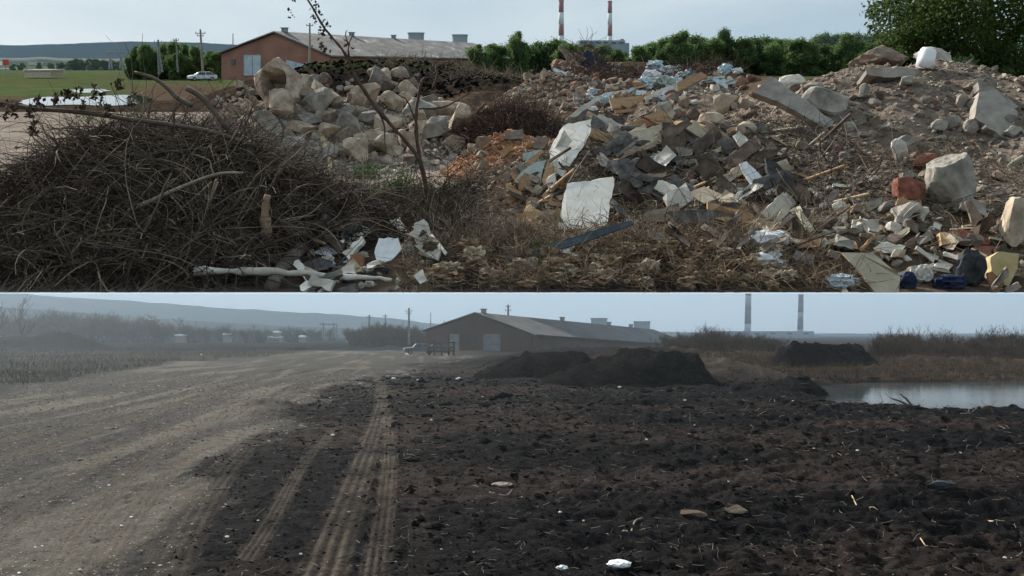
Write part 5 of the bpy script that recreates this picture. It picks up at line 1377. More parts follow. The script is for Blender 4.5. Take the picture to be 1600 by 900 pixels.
for i in range(34):
    r = np.random.default_rng(2100 + i)
    if i < 24: px, py = r.uniform(1000, 1165), r.uniform(112, 146); w = r.uniform(14, 34)
    else: px, py = r.uniform(905, 960), r.uniform(150, 180); w = r.uniform(12, 24)
    cloth(px, py, w, w * r.uniform(.4, .7), 'plastic_film', ['bag_blue', 'bag_white', 'bag_blue', 'pale_green'][i % 4], own('crumpled plastic film', px, py, ['bag_blue', 'bag_white', 'bag_blue', 'pale_green'][i % 4], w, (18, 28)), 'plastic film', i + 300, .6, group='plastic film on the far debris')
panel('blue_tarpaulin', [(905, 102), (912, 84), (919, 78), (927, 90), (930, 104), (918, 105)], 'navy_cloth', 'pointed dark blue tarpaulin on the peak of the far debris', 'tarpaulin', .3, .6, jag=.5)
panel('dark_tarpaulin', [(928, 84), (940, 88), (956, 108), (936, 108)], 'dark_cloth', 'black tarpaulin beside the blue one on the far debris', 'tarpaulin', .3, .6, jag=.6)
panel('brown_plank', [(872, 73), (878, 72), (900, 90), (896, 108), (886, 104), (884, 90)], 'rock_brown', 'brown board standing at the very peak of the far debris', 'board', .1, .6, jag=.5)
for i, (px, py, w, h) in enumerate([(985, 215, 44, 20), (1010, 240, 40, 16), (1165, 218, 40, 26), (1085, 216, 60, 22), (1138, 178, 44, 28), (1112, 200, 40, 22), (1130, 160, 30, 14)]):
    rock(px, py, w, h, 'rubble_block', ['felt_grey', 'felt_grey', 'beige', 'foam_yellow', 'beige', 'concrete', 'dirty_white'][i], ['dark grey flat block above the bluish glass', 'dark slab touching the bluish glass', 'tan broken lump right of the yellow board', 'flat yellowish board lying in the mixed heap', 'pale tan plate near the foot of the long leaning slab', 'pale lump left of the tan plate', 'whitish lump above the tan plate'][i], 'rubble block', seed=650 + i, cuts=6, deep=.9)

# ---- countless small bits: stones, twigs, roots
def bits(n, sampler, size, mat, name, label, seed, zoff=0.0, flat=.6):
    r = np.random.default_rng(seed); xy = sampler(r, n); x, y = xy[:, 0], xy[:, 1]
    z = hu(x, y) + zoff
    V0, F0 = ICO[1]; s = size[0] + (size[1] - size[0]) * r.uniform(size=len(x)) ** 3
    q = r.uniform(.5, 1.2, (len(x), 3)) * np.array([1, 1, flat])
    ang = r.uniform(0, 6.28, len(x))
    V1 = V0[None] * (1 + .25 * r.normal(size=(len(x), len(V0), 1))) * q[:, None, :] * s[:, None, None]
    ca, sa = np.cos(ang)[:, None], np.sin(ang)[:, None]
    tz = r.normal(size=(len(x), 1)) * .5
    X = V1[..., 0] * ca - V1[..., 1] * sa; Y = V1[..., 0] * sa + V1[..., 1] * ca
    V = np.stack([X + x[:, None], Y + y[:, None], V1[..., 2] + X * tz + z[:, None]], -1)
    Fq = (F0[None] + (np.arange(len(x)) * len(V0))[:, None, None]).reshape(-1, 3)
    o = emit(U, name, V.reshape(-1, 3), Fq, mat)
    return tag(o, label, kind='stuff')
def ell(cx, cy, rx, ry):
    def f(r, n):
        a = r.uniform(0, 6.28, n); q = np.sqrt(r.uniform(size=n)); return np.column_stack([cx + rx * q * np.cos(a), np.maximum(cy + ry * q * np.sin(a), LIP + .05)])
    return f
bits(16000, ell(9.5, 17.5, 7.5, 7.2), (.02, .11), M['bits'], 'gravel', 'loose gravel and small stones covering the mound', 1)
bits(6500, ell(-4.6, 25, 5.0, 5.0), (.03, .15), M['bits_pale'], 'rubble', 'small pale concrete crumbs between the chunks', 2)
bits(7000, ell(4.8, 36, 5.5, 9.0), (.04, .20), M['bits'], 'rubble', 'small mixed crumbs on the far debris', 3)
bits(6500, ell(2.6, 15.5, 4.2, 5.2), (.015, .09), M['bits'], 'rubble', 'small mixed crumbs in the middle of the dump', 4)
bits(2200, ell(-.15, 18.6, 1.4, 1.4), (.02, .09), M['orange_clay'], 'rubble', 'orange brick crumbs', 5)
bits(2500, ell(-8, 50, 9, 5), (.06, .26), M['clods'], 'dirt', 'dark clods on the far soil bank', 6)

def fibres(n, sampler, ln, rad, mat, name, label, seed, lift=(0, .3), curl=.8, up=.3, m=6, sag=.15, dirx=None, kind='stuff'):
    r = np.random.default_rng(seed); xy = sampler(r, n); n = len(xy)
    z = hu(xy[:, 0], xy[:, 1]) + lift[0] + (lift[1] - lift[0]) * r.uniform(size=n)
    P = np.zeros((n, m, 3)); P[:, 0] = np.column_stack([xy, z])
    d = r.normal(size=(n, 3)); d[:, 2] = d[:, 2] * .45 + up * .5
    if dirx is not None: d += np.array(dirx)
    d /= np.linalg.norm(d, axis=1, keepdims=True)
    L_ = ln[0] + (ln[1] - ln[0]) * r.uniform(size=n) ** 1.6
    bend = r.normal(size=(n, 3)) * curl
    for i in range(1, m):
        d = d + bend / m + r.normal(size=(n, 3)) * .12 - np.array([0, 0, sag]) * (i / m)
        d /= np.linalg.norm(d, axis=1, keepdims=True)
        P[:, i] = P[:, i - 1] + d * (L_ / (m - 1))[:, None]
    ground = hu(P[..., 0].ravel(), P[..., 1].ravel()).reshape(n, m) + .005
    P[..., 2] = np.maximum(P[..., 2], ground)
    Rd = (rad[0] + (rad[1] - rad[0]) * r.uniform(size=(n, 1)) ** 2) * np.linspace(1, .35, m)[None, :]
    V, Fq = tubes_batch(P, Rd, 3)
    o = emit(U, name, V, Fq, mat)
    return tag(o, label, kind=kind)
def brush_xy(r, n):
    cx, cy, rx, ry = -5.5, 13.2, 3.2, 3.2
    a = r.uniform(0, 6.28, n); q = np.sqrt(r.uniform(size=n))
    x, y = cx + rx * q * np.cos(a), cy + ry * q * np.sin(a)
    x2 = r.uniform(-8.4, -3.4, n); y2 = r.uniform(10.1, 13, n); m_ = r.uniform(size=n) < .45
    x = np.where(m_, x2, x); y = np.where(m_, y2, y)
    return np.column_stack([x, np.maximum(y, 10.1)])
fibres(7500, brush_xy, (.25, 1.1), (.004, .016), M['twig_brown'], 'brushwood', 'browner broken twigs of the big brush pile', 23, lift=(0, .42), curl=.9, up=.1, sag=.3)
fibres(12500, brush_xy, (.3, 1.5), (.004, .013), M['twig_dark'], 'brushwood', 'tangled dark dead twigs of the big brush pile', 11, lift=(0, .38), curl=1.4, up=.0, sag=.5)
fibres(1500, brush_xy, (.6, 2.2), (.005, .013), nmat('twig_pale_fine', (.13, .105, .08), (.22, .18, .14), 2, 0, .95, vary=.4, island=True), 'brushwood', 'paler dead twigs on the skin of the big brush pile', 12, lift=(.2, .42), curl=1.6, up=.0, m=8, sag=.4)
fibres(5200, lambda r, n: np.vstack([ell(.1, 22.6, 1.5, 1.5)(r, n // 2), ell(.9, 22.0, 1.5, .9)(r, n // 4), ell(-.7, 22.2, 1.0, .7)(r, n - n // 2 - n // 4)]), (.3, 1.1), (.008, .02), M['twig_red'], 'brushwood', 'dark reddish twigs of the round brush ball', 13, lift=(0, .5), curl=1.6, up=.2, sag=.3)
fibres(2600, ell(7.2, 40, 4.5, 3.5), (.5, 1.6), (.012, .03), M['twig_red'], 'brushwood', 'brown brushwood on the far debris before the trees', 14, lift=(0, .5), up=.6)
fibres(6500, lambda r, n: np.column_stack([r.uniform(-.5, 4.6, n), 10.05 + 2.0 * r.uniform(size=n) ** 1.6]), (.12, .6), (.003, .009), M['straw'], 'dry_grass', 'brown dry grass and root fibres at the picture seam', 15, lift=(0, .16), curl=3.0, up=.05, m=7, sag=.3)
fibres(3600, lambda r, n: np.column_stack([r.uniform(-1.5, .6, n), 10.05 + 2.4 * r.uniform(size=n) ** 1.2]), (.12, .5), (.003, .008), M['straw_grey'], 'dry_grass', 'greyish matted dry grass left of the white board', 16, lift=(0, .14), curl=3.0, up=.05, m=7, sag=.3)
fibres(4200, lambda r, n: np.column_stack([r.uniform(-3.0, 5.0, n), r.uniform(12, 17, n)]), (.15, .8), (.004, .010), M['straw_grey'], 'dry_grass', 'brown stalks and roots through the middle of the dump', 17, lift=(0, .10), curl=2.2, up=.05, sag=.4)
fibres(2600, lambda r, n: np.column_stack([r.uniform(4.0, 10.0, n), r.uniform(11, 17, n)]), (.2, 1.0), (.004, .010), M['straw_grey'], 'dry_grass', 'thin roots and straws at the foot of the gravel mound', 18, lift=(0, .08), curl=1.8, up=.05, sag=.4)
fibres(1800, lambda r, n: np.column_stack([r.uniform(-9, 3, n), r.uniform(48, 56, n)]), (.4, 1.3), (.015, .03), M['straw_grey'], 'dry_grass', 'dry weeds on the crest of the far soil bank', 19, lift=(0, .1), curl=.6, up=1.5)
# green weeds
def weeds(px, py, w, n, label, seed):
    d = march(px, py); c = U.P(px, py, d); r = np.random.default_rng(seed)
    root = empty(U, 'green_weed', c, label, 'weed')
    P = c + np.column_stack([r.normal(size=n) * w * d / F * .35, r.normal(size=n) * w * d / F * .3, np.abs(r.normal(size=n)) * w * d / F * .28])
    V, Fc = leafquads(P, .035, seed); emit(U, 'leaf_cluster', V, Fc, M['leaf_weed'], parent=root)
    Q = np.zeros((26, 4, 3)); Q[:, 0] = c + r.normal(size=(26, 3)) * [.12, .12, 0]
    dd = r.normal(size=(26, 3)) * .35 + [0, 0, 1]
    for i in range(1, 4): Q[:, i] = Q[:, i - 1] + dd * .12 * w / 30
    V, Fc = tubes_batch(Q, np.full((26, 4), .006), 3); emit(U, 'stem', V, Fc, M['leaf_weed'], parent=root)
weeds(628, 300, 42, 700, 'bright green weed patch at the foot of the tall dead sapling', 5)
weeds(572, 278, 34, 380, 'thin green weeds under the rounded pale chunk', 6)
weeds(590, 318, 30, 260, 'low green weeds between the dark fallen branches', 7)
weeds(848, 418, 22, 260, 'small yellow green plant at the end of the blue plank', 8)
weeds(140, 192, 40, 300, 'green weeds behind the drooping dead branch', 9)
weeds(345, 130, 60, 500, 'green weeds beside the parked cars at the edge of the rubble', 10)

# ---- single branches one can point to
def leaf_tufts(pts, d, root, seed, n=14, size=.04):
    r = np.random.default_rng(seed)
    for (px, py) in pts:
        c = U.P(px, py, d); P = c + r.normal(size=(n, 3)) * [.05, .05, .09] - [0, 0, .05]
        V, Fc = leafquads(P, size, seed + int(px)); emit(U, 'leaf_cluster', V, Fc, M['dead_leaf'], parent=root)
def sapling(name, paths, rads, d, label, tufts, seed):
    root = empty(U, name, U.P(*paths[0][0], d), label, 'sapling')
    for i, (p, rr) in enumerate(zip(paths, rads)):
        stick('stem' if i == 0 else 'branch', p, rr, 'twig_red', '', '', d=d + .02 * i, parent=root, taper=.45, knob=.004, seed=seed + i)
    leaf_tufts(tufts, d, root, seed)
    return root
sapling('dead_sapling', [[(668, 300), (655, 250), (620, 205), (585, 165), (556, 120), (540, 85), (508, 45), (474, -12)], [(545, 90), (545, 70), (552, 52)], [(545, 72), (540, 55), (542, 47)], [(508, 45), (503, 36)], [(588, 168), (600, 195), (602, 240)], [(560, 120), (530, 118)]],
        [3.4, 1.5, 1.2, 1.2, 1.5, 1.0], 13.0, 'tall thin dead sapling leaning far across the rubble heap up into the sky', [(503, 40), (508, 34), (492, 18), (487, 12), (455, 4), (505, 70), (508, 66), (545, 68)], 40)
sapling('dead_sapling', [[(672, 330), (662, 280), (652, 225), (650, 180), (656, 140), (662, 124), (678, 121)], [(655, 170), (690, 168), (716, 156), (738, 142)], [(650, 190), (636, 158), (622, 148)], [(676, 140), (684, 115), (680, 106)], [(690, 250), (660, 236)]],
        [3.6, 1.7, 1.5, 2.4, 1.6], 13.2, 'crooked dead sapling with a bent top in front of the rounded chunks', [(598, 165), (640, 190)], 60)
stick('bleached_branch', [(678, 183), (705, 205), (735, 225)], 2.2, 'dirty_white', 'straight thin pale stick lying on the rounded pale chunks', 'branch', taper=.8)
stick('long_branch', [(-10, 162), (60, 170), (130, 176), (200, 186), (270, 195), (330, 206), (400, 228)], 3.6, 'twig_mid', 'long thin grey branch arching over the top of the brush pile', 'branch', d=12.4, taper=.9, twigs=[[(250, 194), (275, 225), (290, 250)], [(200, 186), (210, 215), (216, 232)]])
stick('bleached_branch', [(202, 329), (240, 312), (290, 290), (340, 272), (380, 270)], 4.2, 'twig_light', 'pale broken branch lying on the dark face of the brush pile', 'branch', d=11.0, taper=.45, twigs=[[(335, 275), (330, 262), (326, 250), (300, 240)], [(338, 280), (325, 320), (312, 368)], [(330, 285), (300, 312), (260, 345)], [(262, 300), (290, 335), (308, 385)], [(340, 285), (318, 350), (338, 400)]])
stick('curved_branch', [(210, 113), (240, 122), (262, 138), (276, 152), (300, 165)], 2.6, 'twig_mid', 'bent dark branch tip rising over the puddle', 'branch', d=12.6, taper=1.4)
stick('curved_branch', [(292, 138), (315, 152), (335, 175), (360, 205), (400, 232)], 4.0, 'twig_mid', 'dark branch sloping down the far shoulder of the brush pile', 'branch', d=13.2, taper=1.0)
dr = [(12, 165, 42), (22, 168, 30), (48, 168, 26), (60, 152, 24), (88, 150, 20), (104, 145, 22), (120, 140, 24), (148, 138, 28), (160, 150, 26), (170, 170, 22), (186, 128, 20), (205, 150, 26), (130, 160, 22), (54, 195, 26)]
root = empty(U, 'drooping_branch', U.P(0, 162, 12.2), 'thin branch with drooping withered leaves hanging in front of the puddle', 'branch')
stick('stem', [(-10, 158), (50, 168), (110, 172), (180, 178), (230, 186)], 1.8, 'twig_mid', '', '', d=12.2, parent=root)
r_ = np.random.default_rng(3)
for (px, py, h_) in dr:
    stick('twig', [(px - 4, py + 14), (px, py), (px + 3, py - 8)], 1.2, 'twig_mid', '', '', d=12.2, parent=root)
    P = np.array([U.P(px + r_.normal() * 4, py + r_.uniform(-.3, .9) * h_ * .7, 12.2 + r_.normal() * .05) for _ in range(26)])
    V, Fc = leafquads(P, .042, int(px)); emit(U, 'leaf_cluster', V, Fc, M['dead_leaf'], parent=root)
r_ = np.random.default_rng(9)
for i in range(70):
    px = r_.uniform(0, 520); py = r_.uniform(np.interp(px, [0, 150, 330, 420, 520], [240, 200, 190, 240, 300]), 440)
    d = march(px, py) - r_.uniform(.25, .5); a = r_.uniform(-1, 1); ln = r_.uniform(30, 110); cv = r_.normal() * 16
    pts = [(px, py), (px + math.cos(a) * ln * .35, py + math.sin(a) * ln * .35 + cv * .6), (px + math.cos(a) * ln * .7, py + math.sin(a) * ln * .7 + cv), (px + math.cos(a) * ln, min(454, py + math.sin(a) * ln + cv * .5))]
    stick('loose_branch', pts, r_.uniform(.7, 1.8), 'twig_light' if i % 3 else 'twig_mid', own('thin curved branch', px, py, 'twig_light' if i % 3 else 'twig_mid'), 'branch', d=max(d, 10.3), group='loose branches on the brush pile', sides=5, taper=.4)
for i, (pts, rad) in enumerate([([(430, 265), (500, 282), (560, 295), (620, 302)], 6.5), ([(410, 290), (480, 296), (540, 305), (575, 318)], 5), ([(530, 265), (560, 262), (625, 258)], 3.2), ([(440, 300), (520, 310), (600, 322)], 3.0), ([(560, 320), (545, 330), (520, 352)], 3.2), ([(500, 205), (512, 240), (518, 275)], 5.5)]):
    stick('fallen_branch', pts, rad, ['wood_dark', 'wood_dark', 'wood_grey', 'wood_dark', 'wood_grey', 'wood_pale'][i], ['dark fallen branch reaching from the brush pile to the green weeds, the upper one', 'dark fallen branch reaching from the brush pile, the thicker lower one', 'grey fallen branch below the pale chunks', 'thin dark branch under the two thick fallen ones', 'short grey branch pointing down to the yellow board', 'short pale upright post between the brush pile and the chunks'][i], 'branch', depths='surf', taper=.5, knob=.008)
for i in range(46):
    px = r_.uniform(600, 1300); py = r_.uniform(250, 440); d = march(px, py) - r_.uniform(.05, .25); a = r_.uniform(-1.2, 1.2); ln = r_.uniform(24, 80)
    pts = [(px, py), (px + math.cos(a) * ln * .5, py - math.sin(a) * ln * .5 + r_.normal() * 4), (px + math.cos(a) * ln, min(454, py - math.sin(a) * ln))]
    stick('loose_stick', pts, r_.uniform(.7, 1.7), ['twig_light', 'twig_mid', 'wood_dark'][i % 3], own('thin loose stick', px, py, ['twig_light', 'twig_mid', 'wood_dark'][i % 3], ln, (40, 60)), 'stick', d=max(d, 10.2), group='loose sticks in the dump', sides=5)

# ================================================================== THE YARD: clods, chips and litter
def yz(x, y): return yard(np.atleast_1d(np.array(x, float)), np.atleast_1d(np.array(y, float)))
def yard_bits(n, u0, u1, y0, y1, size, mat, name, label, seed, keep=None, flat=.55, pw=1.0):
    r = np.random.default_rng(seed); y = y0 * (y1 / y0) ** (r.uniform(size=n) ** pw); x = r.uniform(u0, u1, n) * y
    h, pale, field, tr, brown, dg = yard(x, y, True)
    if keep: m_ = keep(pale, field, tr, r); x, y, h = x[m_], y[m_], h[m_]
    V0, F0 = ICO[1]; k = len(x)
    s = (size[0] + (size[1] - size[0]) * r.uniform(size=k) ** 3) * np.clip(y / 14, .8, 3.0)
    q = r.uniform(.5, 1.3, (k, 3)) * np.array([1, 1, flat]); ang = r.uniform(0, 6.28, k)
    V1 = V0[None] * (1 + .25 * r.normal(size=(k, len(V0), 1))) * q[:, None, :] * s[:, None, None]
    ca, sa = np.cos(ang)[:, None], np.sin(ang)[:, None]
    X = V1[..., 0] * ca - V1[..., 1] * sa; Y = V1[..., 0] * sa + V1[..., 1] * ca
    V = np.stack([X + x[:, None], Y + y[:, None], V1[..., 2] + h[:, None]], -1)
    o = emit(L, name, V.reshape(-1, 3), (F0[None] + (np.arange(k) * len(V0))[:, None, None]).reshape(-1, 3), mat)
    return tag(o, label, kind='stuff')
yard_bits(30000, -.45, .72, 8.5, 60, (.005, .045), M['clods'], 'dirt', 'black crumbs and clods of soil over the yard', 41, lambda p, f, t, r: (p < .5) & (f < .5) & (t < .3), pw=.9)
yard_bits(1400, -.2, .72, 8.5, 50, (.03, .13), M['clods'], 'dirt', 'larger black lumps of soil over the yard', 44, lambda p, f, t, r: (p < .4) & (f < .4) & (t < .2))
yard_bits(5000, -.72, .0, 8.5, 45, (.004, .018), M['clods'], 'gravel', 'dark grit on the gravel road', 45, lambda p, f, t, r: (p > .4) & (f < .5), pw=.9)
yard_bits(38000, -.72, .2, 8.5, 55, (.005, .030), M['chips'], 'gravel', 'pale grit and wood chips on the gravel road', 42, lambda p, f, t, r: (p > .4) & (f < .5), pw=.9)
yard_bits(1500, -.3, .72, 8.5, 55, (.005, .014), M['chips'], 'gravel', 'pale grit specks on the black soil', 43, lambda p, f, t, r: (p < .5) & (f < .5))
def straws(n, u0, u1, y0, y1, ln, rad, mat, label, seed, keep=None, name='straw'):
    r = np.random.default_rng(seed); y = y0 * (y1 / y0) ** r.uniform(size=n); x = r.uniform(u0, u1, n) * y
    h, pale, field, tr, brown, dg = yard(x, y, True)
    if keep: m_ = keep(pale, field, tr, brown, dg); x, y, h = x[m_], y[m_], h[m_]
    n = len(x); m = 4; P = np.zeros((n, m, 3)); P[:, 0] = np.column_stack([x, y, h + .015])
    d = r.normal(size=(n, 3)) * [1, 1, .22]; d /= np.linalg.norm(d, axis=1, keepdims=True); sc = np.clip(y / 14, .8, 2.4)
    L_ = r.uniform(*ln, n) * sc
    for i in range(1, m):
        d = d + r.normal(size=(n, 3)) * [.35, .35, .12]; d /= np.linalg.norm(d, axis=1, keepdims=True)
        P[:, i] = P[:, i - 1] + d * (L_ / 3)[:, None]
    gz = yard(P[..., 0].ravel(), P[..., 1].ravel()).reshape(n, m) + .008
    P[..., 2] = np.maximum(P[..., 2], gz)
    V, Fq = tubes_batch(P, (np.full((n, m), rad) * sc[:, None]), 3)
    o = emit(L, name, V, Fq, mat); return tag(o, label, kind='stuff')
straws(9000, -.4, .72, 8.5, 45, (.06, .34), .0035, nmat('straw_dark', (.010, .0085, .008), (.040, .032, .027), 2, 0, .95, vary=.5, island=True), 'dark straw and root shreds in the black soil', 51, lambda p, f, t, b, g: (p < .6) & (t < .4))
straws(2600, -.7, .72, 8.5, 40, (.04, .22), .0035, M['chips'], 'pale straw shreds strewn over the yard', 52, lambda p, f, t, b, g: f < .5)
def tufts(n, cond, y0, y1, u0, u1, ln, rad, mat, label, seed):
    r = np.random.default_rng(seed); y = r.uniform(y0, y1, n); x = r.uniform(u0, u1, n) * y
    h, pale, field, tr, brown, dg = yard(x, y, True); px = 800 + F * x / y
    m_ = cond(px, y, field, dg, h); x, y, h = x[m_], y[m_], h[m_]; n = len(x)
    P = np.zeros((n, 3, 3)); P[:, 0] = np.column_stack([x, y, h - .02]); d = r.normal(size=(n, 3)) * .3 + [0, 0, 1]
    for i in (1, 2): P[:, i] = P[:, i - 1] + d * (r.uniform(*ln, n) / 2)[:, None]; d = d + r.normal(size=(n, 3)) * .3
    V, Fq = tubes_batch(P, np.full((n, 3), rad) * np.array([1, .8, .3])[None], 3)
    o = emit(L, 'dry_grass', V, Fq, mat); return tag(o, label, kind='stuff')
tufts(26000, lambda px, y, f, g, h: (g > .3) & (h > -.3), 46, 74,   .2, .72, (.15, .5), .013, nmat('reed', (.035, .026, .018), (.095, .066, .043), 1, 0, .95, vary=.4, island=True), 'brown dry grass on the banks round the pond', 61)
tufts(26000, lambda px, y, f, g, h: (f > .5), 42, 150, -.72, -.05, (.15, .5), .013, nmat('field_stalk', (.03, .03, .024), (.075, .07, .052), 1, 0, .95, vary=.4, island=True), 'dark dry stalks of the rough field left of the road', 62)

def yrock(px, py, w, h, name, mat, label, cat, seed, group=None, cuts=8, sub=2, amp=None):
    g = L.G(px, py); d = g[1]; z = yz(g[0], g[1])[0]; ww, hh = w * d / F, h * d / F
    if amp:
        V, Fc = ICO[3]; V = V.copy(); p = V * 1.5 + seed
        V *= (1 - np.abs(fbm(p[:, 0] * 1.6 + p[:, 2] * 2, p[:, 1] * 2 - p[:, 2], seed, 4)) * 4 * amp)[:, None]; V = V * np.array([ww / 2, ww * .35, hh / 2])
    else:
        V, Fc = rockshape(seed, (ww, ww * .8, hh), sub, cuts, .05, np.eye(3))
    V = V + np.array([g[0], g[1], z + hh * .42])
    return tag(emit(L, name, V, Fc, M[mat], shear=False), label, cat, group)
yrock(968, 893, 42, 13, 'plastic_bag', 'bag_white', 'white crumpled plastic bag at the lower picture edge', 'bag', 3, amp=.3)
yrock(878, 884, 22, 10, 'plastic_bag', 'bag_white', 'small white rag left of the crumpled plastic bag', 'rag', 4, amp=.5)
yrock(785, 751, 36, 8, 'wood_chunk', 'wood_grey', 'flat grey brown piece of wood lying beside the wheel tracks', 'wood piece', 5, amp=.3)
yrock(1548, 818, 22, 9, 'wood_chunk', 'wood_pale', 'small pale wooden block in the black soil', 'wood piece', 6, cuts=5)
yrock(1466, 772, 44, 12, 'soil_clod', 'rubber', 'largest black clod in a brown patch of soil', 'clod', 7)
yrock(1085, 822, 46, 16, 'soil_clod', 'wood_dark', 'dark clod right of the twisted pale root', 'clod', 8)
yrock(1150, 812, 40, 14, 'soil_clod', 'wood_dark', 'dark clod second to the right of the twisted pale root', 'clod', 9)
def yard_stick(pts, rad, mat, label, cat, name='stick', lift=.03, sides=6):
    P = []
    for px, py in pts:
        g = L.G(px, py); P.append([g[0], g[1], yz(g[0], g[1])[0] + lift])
    sp = smooth_path(np.array(P), 4); m = MB(); m.tube(sp, np.linspace(rad, rad * .6, len(sp)), sides)
    return tag(m.emit(L, name, M[mat], smooth=True), label, cat)
yard_stick([(948, 832), (962, 838), (975, 832), (985, 834), (992, 824), (1004, 824)], .018, 'twig_light', 'twisted pale root lying on the black soil', 'root', 'twisted_root')
yard_stick([(1331, 782), (1342, 791), (1352, 798)], .012, 'wood_pale', 'short straight pale stick on the black soil', 'stick')
yard_stick([(1352, 798), (1362, 802), (1372, 804)], .010, 'wood_pale', 'pale splinter touching the end of the short straight stick', 'stick')
yard_stick([(1438, 858), (1446, 866)], .010, 'wood_pale', 'tiny pale splinter at the lower picture edge', 'stick')
yard_stick([(765, 772), (790, 776), (800, 771)], .012, 'twig_light', 'thin pale twig just below the flat piece of wood', 'stick')
def upright_stick(px, py, px2, py2, d, label):
    a, b = L.P(px, py, d), L.P(px2, py2, d); v, f = tube([a, (a + b) / 2 + [.03, 0, .02], b], [.05, .04, .02], 6)
    tag(emit(L, 'branch_stub', v, f, M['wood_dark']), label, 'branch')
upright_stick(1420, 634, 1392, 622, 31, 'dark branch stub sticking out of the bank against the pond, the lower one')
upright_stick(1425, 634, 1406, 615, 31.3, 'dark branch stub sticking out of the bank against the pond, the upper one')
specs = [(122, 582), (47, 578), (314, 554), (364, 555), (636, 553), (717, 590), (653, 595), (714, 593), (771, 576), (563, 600), (615, 592), (516, 620), (448, 675), (520, 678), (968, 602), (945, 605), (1070, 628), (1120, 600), (754, 618), (674, 655), (870, 640), (1240, 632), (1300, 650), (1137, 758), (1272, 708), (1282, 722), (912, 808), (934, 830), (875, 803), (815, 775), (1580, 880), (1570, 882), (1248, 782), (690, 855), (740, 862), (618, 875), (597, 868), (470, 866), (403, 811), (545, 796), (250, 880), (355, 838), (115, 785), (170, 757), (160, 765), (32, 748), (205, 808), (190, 820), (300, 818), (55, 855), (30, 895), (125, 890), (66, 850), (268, 852), (1085, 665), (1165, 715), (1340, 705), (1500, 705), (1590, 640), (1010, 690), (905, 700)]
for i, (px, py) in enumerate(specs):
    r = np.random.default_rng(i); w = r.uniform(2.5, 7.5)
    dark_side = px > 420
    yrock(px, py + 2, w, w * .5, 'paper_scrap', 'bag_white' if i % 3 else 'dirty_white', 'small white scrap lying on the black soil of the yard' if dark_side else 'small white scrap lying on the pale gravel road', 'scrap', 100 + i, 'white scraps on the black soil' if dark_side else 'white scraps on the gravel road', amp=.35)

scatter_rocks(90, [(800, 240), (930, 190), (1060, 180), (1200, 210), (1260, 290), (1150, 330), (1000, 330), (860, 340), (740, 330), (700, 280)], (7, 22), ['rock_brown', 'felt_grey', 'rock_brown', 'beige', 'concrete_grey'], 'small rubble lump among the boards in the middle of the dump', 'rubble lump', 'lumps in the middle of the dump', 38, 'rubble_lump')
# thin air over the far part of the dump slope
z_ = lambda y, up: EYE + K * (0 - EYEU) + T * y + up
mb = MB(); y0, y1 = 2400.0, 9600.0
mb.add([(-9600, y0, z_(y0, -20)), (9600, y0, z_(y0, -20)), (9600, y1, z_(y1, -20)), (-9600, y1, z_(y1, -20)),
        (-9600, y0, z_(y0, 700)), (9600, y0, z_(y0, 700)), (9600, y1, z_(y1, 900)), (-9600, y1, z_(y1, 900))],
       [(0, 3, 2, 1), (4, 5, 6, 7), (0, 1, 5, 4), (1, 2, 6, 5), (2, 3, 7, 6), (3, 0, 4, 7)])
hz2 = hz.copy(); hz2.name = 'haze_air_far'
hz2.node_tree.nodes['Principled Volume'].inputs['Density'].default_value = .000016
hz2.node_tree.nodes['Principled Volume'].inputs['Anisotropy'].default_value = .0
hz2.node_tree.nodes['Principled Volume'].inputs['Color'].default_value = (.62, .82, 1.0, 1)
o = mb.emit(L, 'haze', hz2)
tag(o, 'thin bluish air between the green field and the blue hills', kind='stuff')

# more broken sheets, boards and bark through the middle and along the seam
SEEN = set()
def big_scraps(n, poly, ln, wd, mats, label, cat, group, seed, name, lean=(.3, 1.6), back=-.1):
    r = np.random.default_rng(seed); poly = np.array(poly, float); k = 0
    x0, y0 = poly.min(0); x1, y1 = poly.max(0)
    while k < n:
        px, py = r.uniform(x0, x1), r.uniform(y0, y1)
        if inpoly_dist(np.array([px]), np.array([py]), poly)[0] > 0: continue
        m = r.integers(4, 7); a0 = r.uniform(-1.0, 1.0); L_, W_ = r.uniform(*ln) / 2, r.uniform(*wd) / 2
        q = np.array([(-1, -1), (1, -1), (1, 1), (-1, 1)], float) + r.normal(size=(4, 2)) * [.16, .34]
        if m > 4: q = np.vstack([q, [[-1.0 - r.uniform(-.3, .35), r.uniform(-.6, .6)]]])
        q = q * [L_, W_]
        c_, s_ = math.cos(a0), math.sin(a0); q = np.column_stack([q[:, 0] * c_ - q[:, 1] * s_, q[:, 0] * s_ + q[:, 1] * c_]) + [px, py]
        panel(name, q, mats[k % len(mats)], own({4301: 'slab piece', 4101: 'torn board piece', 4201: 'torn sheet piece'}.get(seed, cat), px, py, mats[k % len(mats)], L_ * 2, (24, 38)), cat, r.uniform(.03, .14), r.uniform(*lean), group, jag=1.0, wav=.35, seed=seed + k, back=back)
        k += 1
big_scraps(78, [(900, 185), (1040, 175), (1180, 205), (1250, 260), (1240, 330), (1120, 345), (1000, 330), (960, 260)], (22, 64), (8, 24), ['felt_grey', 'wood_dark', 'wood_grey', 'rock_brown', 'felt_grey', 'beige', 'wood_dark', 'dirty_white', 'plywood'], 'broken sheet or board piece in the middle of the dump', 'broken board', 'broken boards in the middle', 4001, 'broken_board')
big_scraps(22, [(790, 200), (880, 210), (880, 360), (960, 400), (780, 380)], (14, 40), (6, 18), ['plywood', 'wood_grey', 'rock_brown', 'dirty_white'], 'small torn board piece around the white boards', 'broken board', 'torn pieces around the white boards', 4101, 'broken_board')
